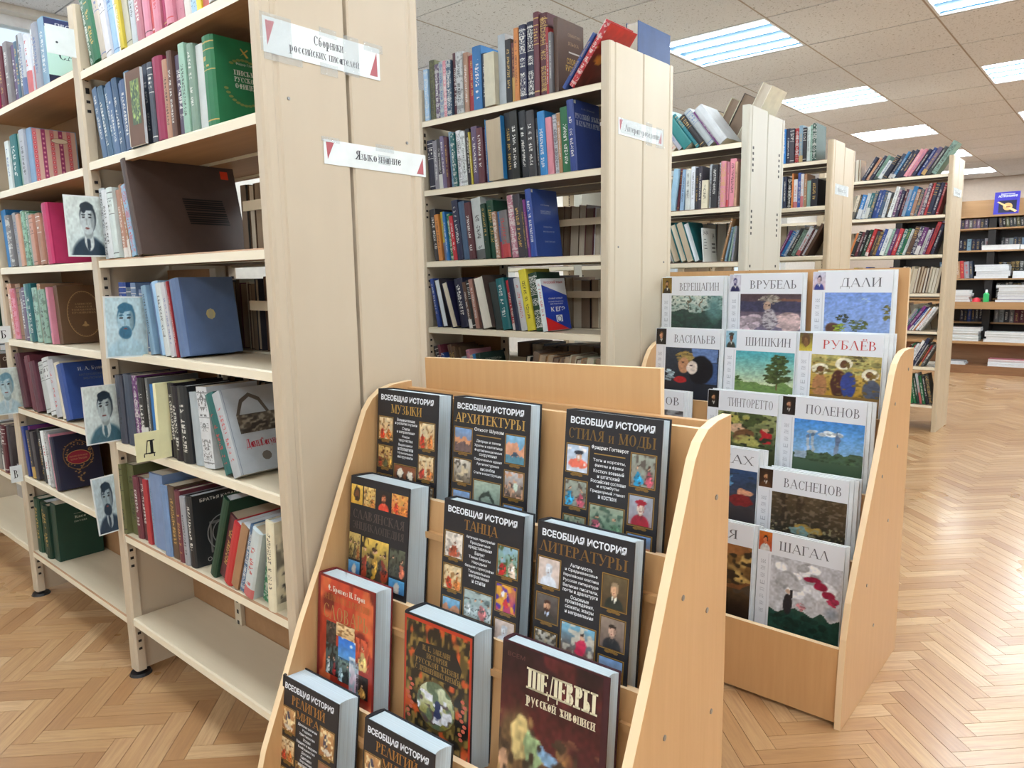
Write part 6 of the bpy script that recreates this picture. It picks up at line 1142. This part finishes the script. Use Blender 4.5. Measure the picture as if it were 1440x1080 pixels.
F.rect(w_*.5, h_*.30, w_*.66, h_*.36, (150, 96, 60), 3); F.sans('АСТРОНОМИЯ', w_*.16, h_*.76, w_*.9, h_*.86, (232, 236, 240), 2, .03); F.sans('Занимательная', w_*.25, h_*.88, w_*.8, h_*.94, (232, 236, 240), 2, .02); F.build('cover_print', a, .0203)
# tall book beside the fifth bookcase on the same ledge
make_book('dark book with a green foot standing on the wall ledge near the fifth bookcase', .03, .27, .15, 'dg', (-1.86, 10.85, 1.919), style=4, ink=(60, 170, 60), one=False)
# ================================================================== past about 300 books the small ones become one object
def merge_small(limit=312):
    things = [o for o in COL.objects if o.parent is None and o.get('category') == 'book']; kids = {}
    for o in COL.objects:
        if o.parent is not None: kids.setdefault(o.parent.name, []).append(o)
    def size(o):
        if len(kids.get(o.name, [])) > 2: return 1e6
        p = o.matrix_world.translation if o.rotation_mode == 'QUATERNION' else o.location; v = Vector(p)+Vector((0, 0, .1))-CP; dz = v.dot(FW)
        if dz < .1: return 0
        px, py = 720+FPX*v.dot(RT)/dz, 540+FPX*v.dot(DN)/dz
        if not (-30 < px < 1470 and -60 < py < 1120): return 0
        me = o.data if o.data else [c for c in kids.get(o.name, []) if c.name.startswith('cover')][0].data
        xs = [q.co for q in me.vertices]; t = max(q.x for q in xs); h = max(q.z for q in xs)
        a = t*h*(FPX/dz)**2
        if 'page edges' in o['label']: a *= .35
        if len(kids.get(o.name, [])) > 2: a += 1e6
        return a
    ranked = sorted(things, key=size, reverse=True); rest = ranked[limit:]
    V, F_, MI, UV, A = [], [], [], [], dict(b_col=[], b_ink=[], b_style=[], b_aspect=[], b_rnd=[])
    kill = []
    for o in rest:
        Mr = Matrix.Translation(o.location)@o.rotation_euler.to_matrix().to_4x4(); rd = random.random()
        for p in ([o] if o.data else [c for c in kids.get(o.name, []) if c.type == 'MESH']):
            me = p.data; base = len(V); V += [tuple(Mr@q.co) for q in me.vertices]; page = p.name.startswith('page')
            pgc = L4(random.choice(PAGE[:3])); uvl = me.uv_layers.active
            for poly in me.polygons:
                F_.append(tuple(base+i for i in poly.vertices)); pm = 1 if page else poly.material_index; MI.append(pm)
                for li in poly.loop_indices:
                    UV.append(tuple(uvl.data[li].uv) if (uvl and not page) else (-4, -4)); c = tuple(p.color) if (page or pm == 0) else pgc
                    A['b_col'].append((c[0], c[1], c[2], 1)); k_ = tuple(p['ink']) if 'ink' in p else (0, 0, 0); A['b_ink'].append((*k_, 1)); A['b_style'].append(p.get('style', 0.0)); A['b_aspect'].append(p.get('aspect', 1.0)); A['b_rnd'].append(rd)
            if p is not o: kill.append(p)
        kill.append(o)
    me = bpy.data.meshes.new('small_books'); me.from_pydata(V, [], F_); me.materials.append(MAT['book']); me.materials.append(MAT['pages']); me.polygons.foreach_set('material_index', MI)
    u = me.uv_layers.new(name='UVMap'); u.data.foreach_set('uv', np.array(UV, dtype=np.float32).ravel())
    for n_, dt in (('b_col', 'FLOAT_COLOR'), ('b_ink', 'FLOAT_COLOR'), ('b_style', 'FLOAT'), ('b_aspect', 'FLOAT'), ('b_rnd', 'FLOAT')):
        at = me.attributes.new(n_, dt, 'CORNER'); at.data.foreach_set('color' if dt == 'FLOAT_COLOR' else 'value', np.array(A[n_], dtype=np.float32).ravel())
    me.update(); o = link('distant_books', me); o.color = (0, 0, 0, 1); tag(o, 'small books packed on the back halves and the distant shelves', 'books', kind='stuff')
    for q in kill: bpy.data.objects.remove(q)
merge_small()
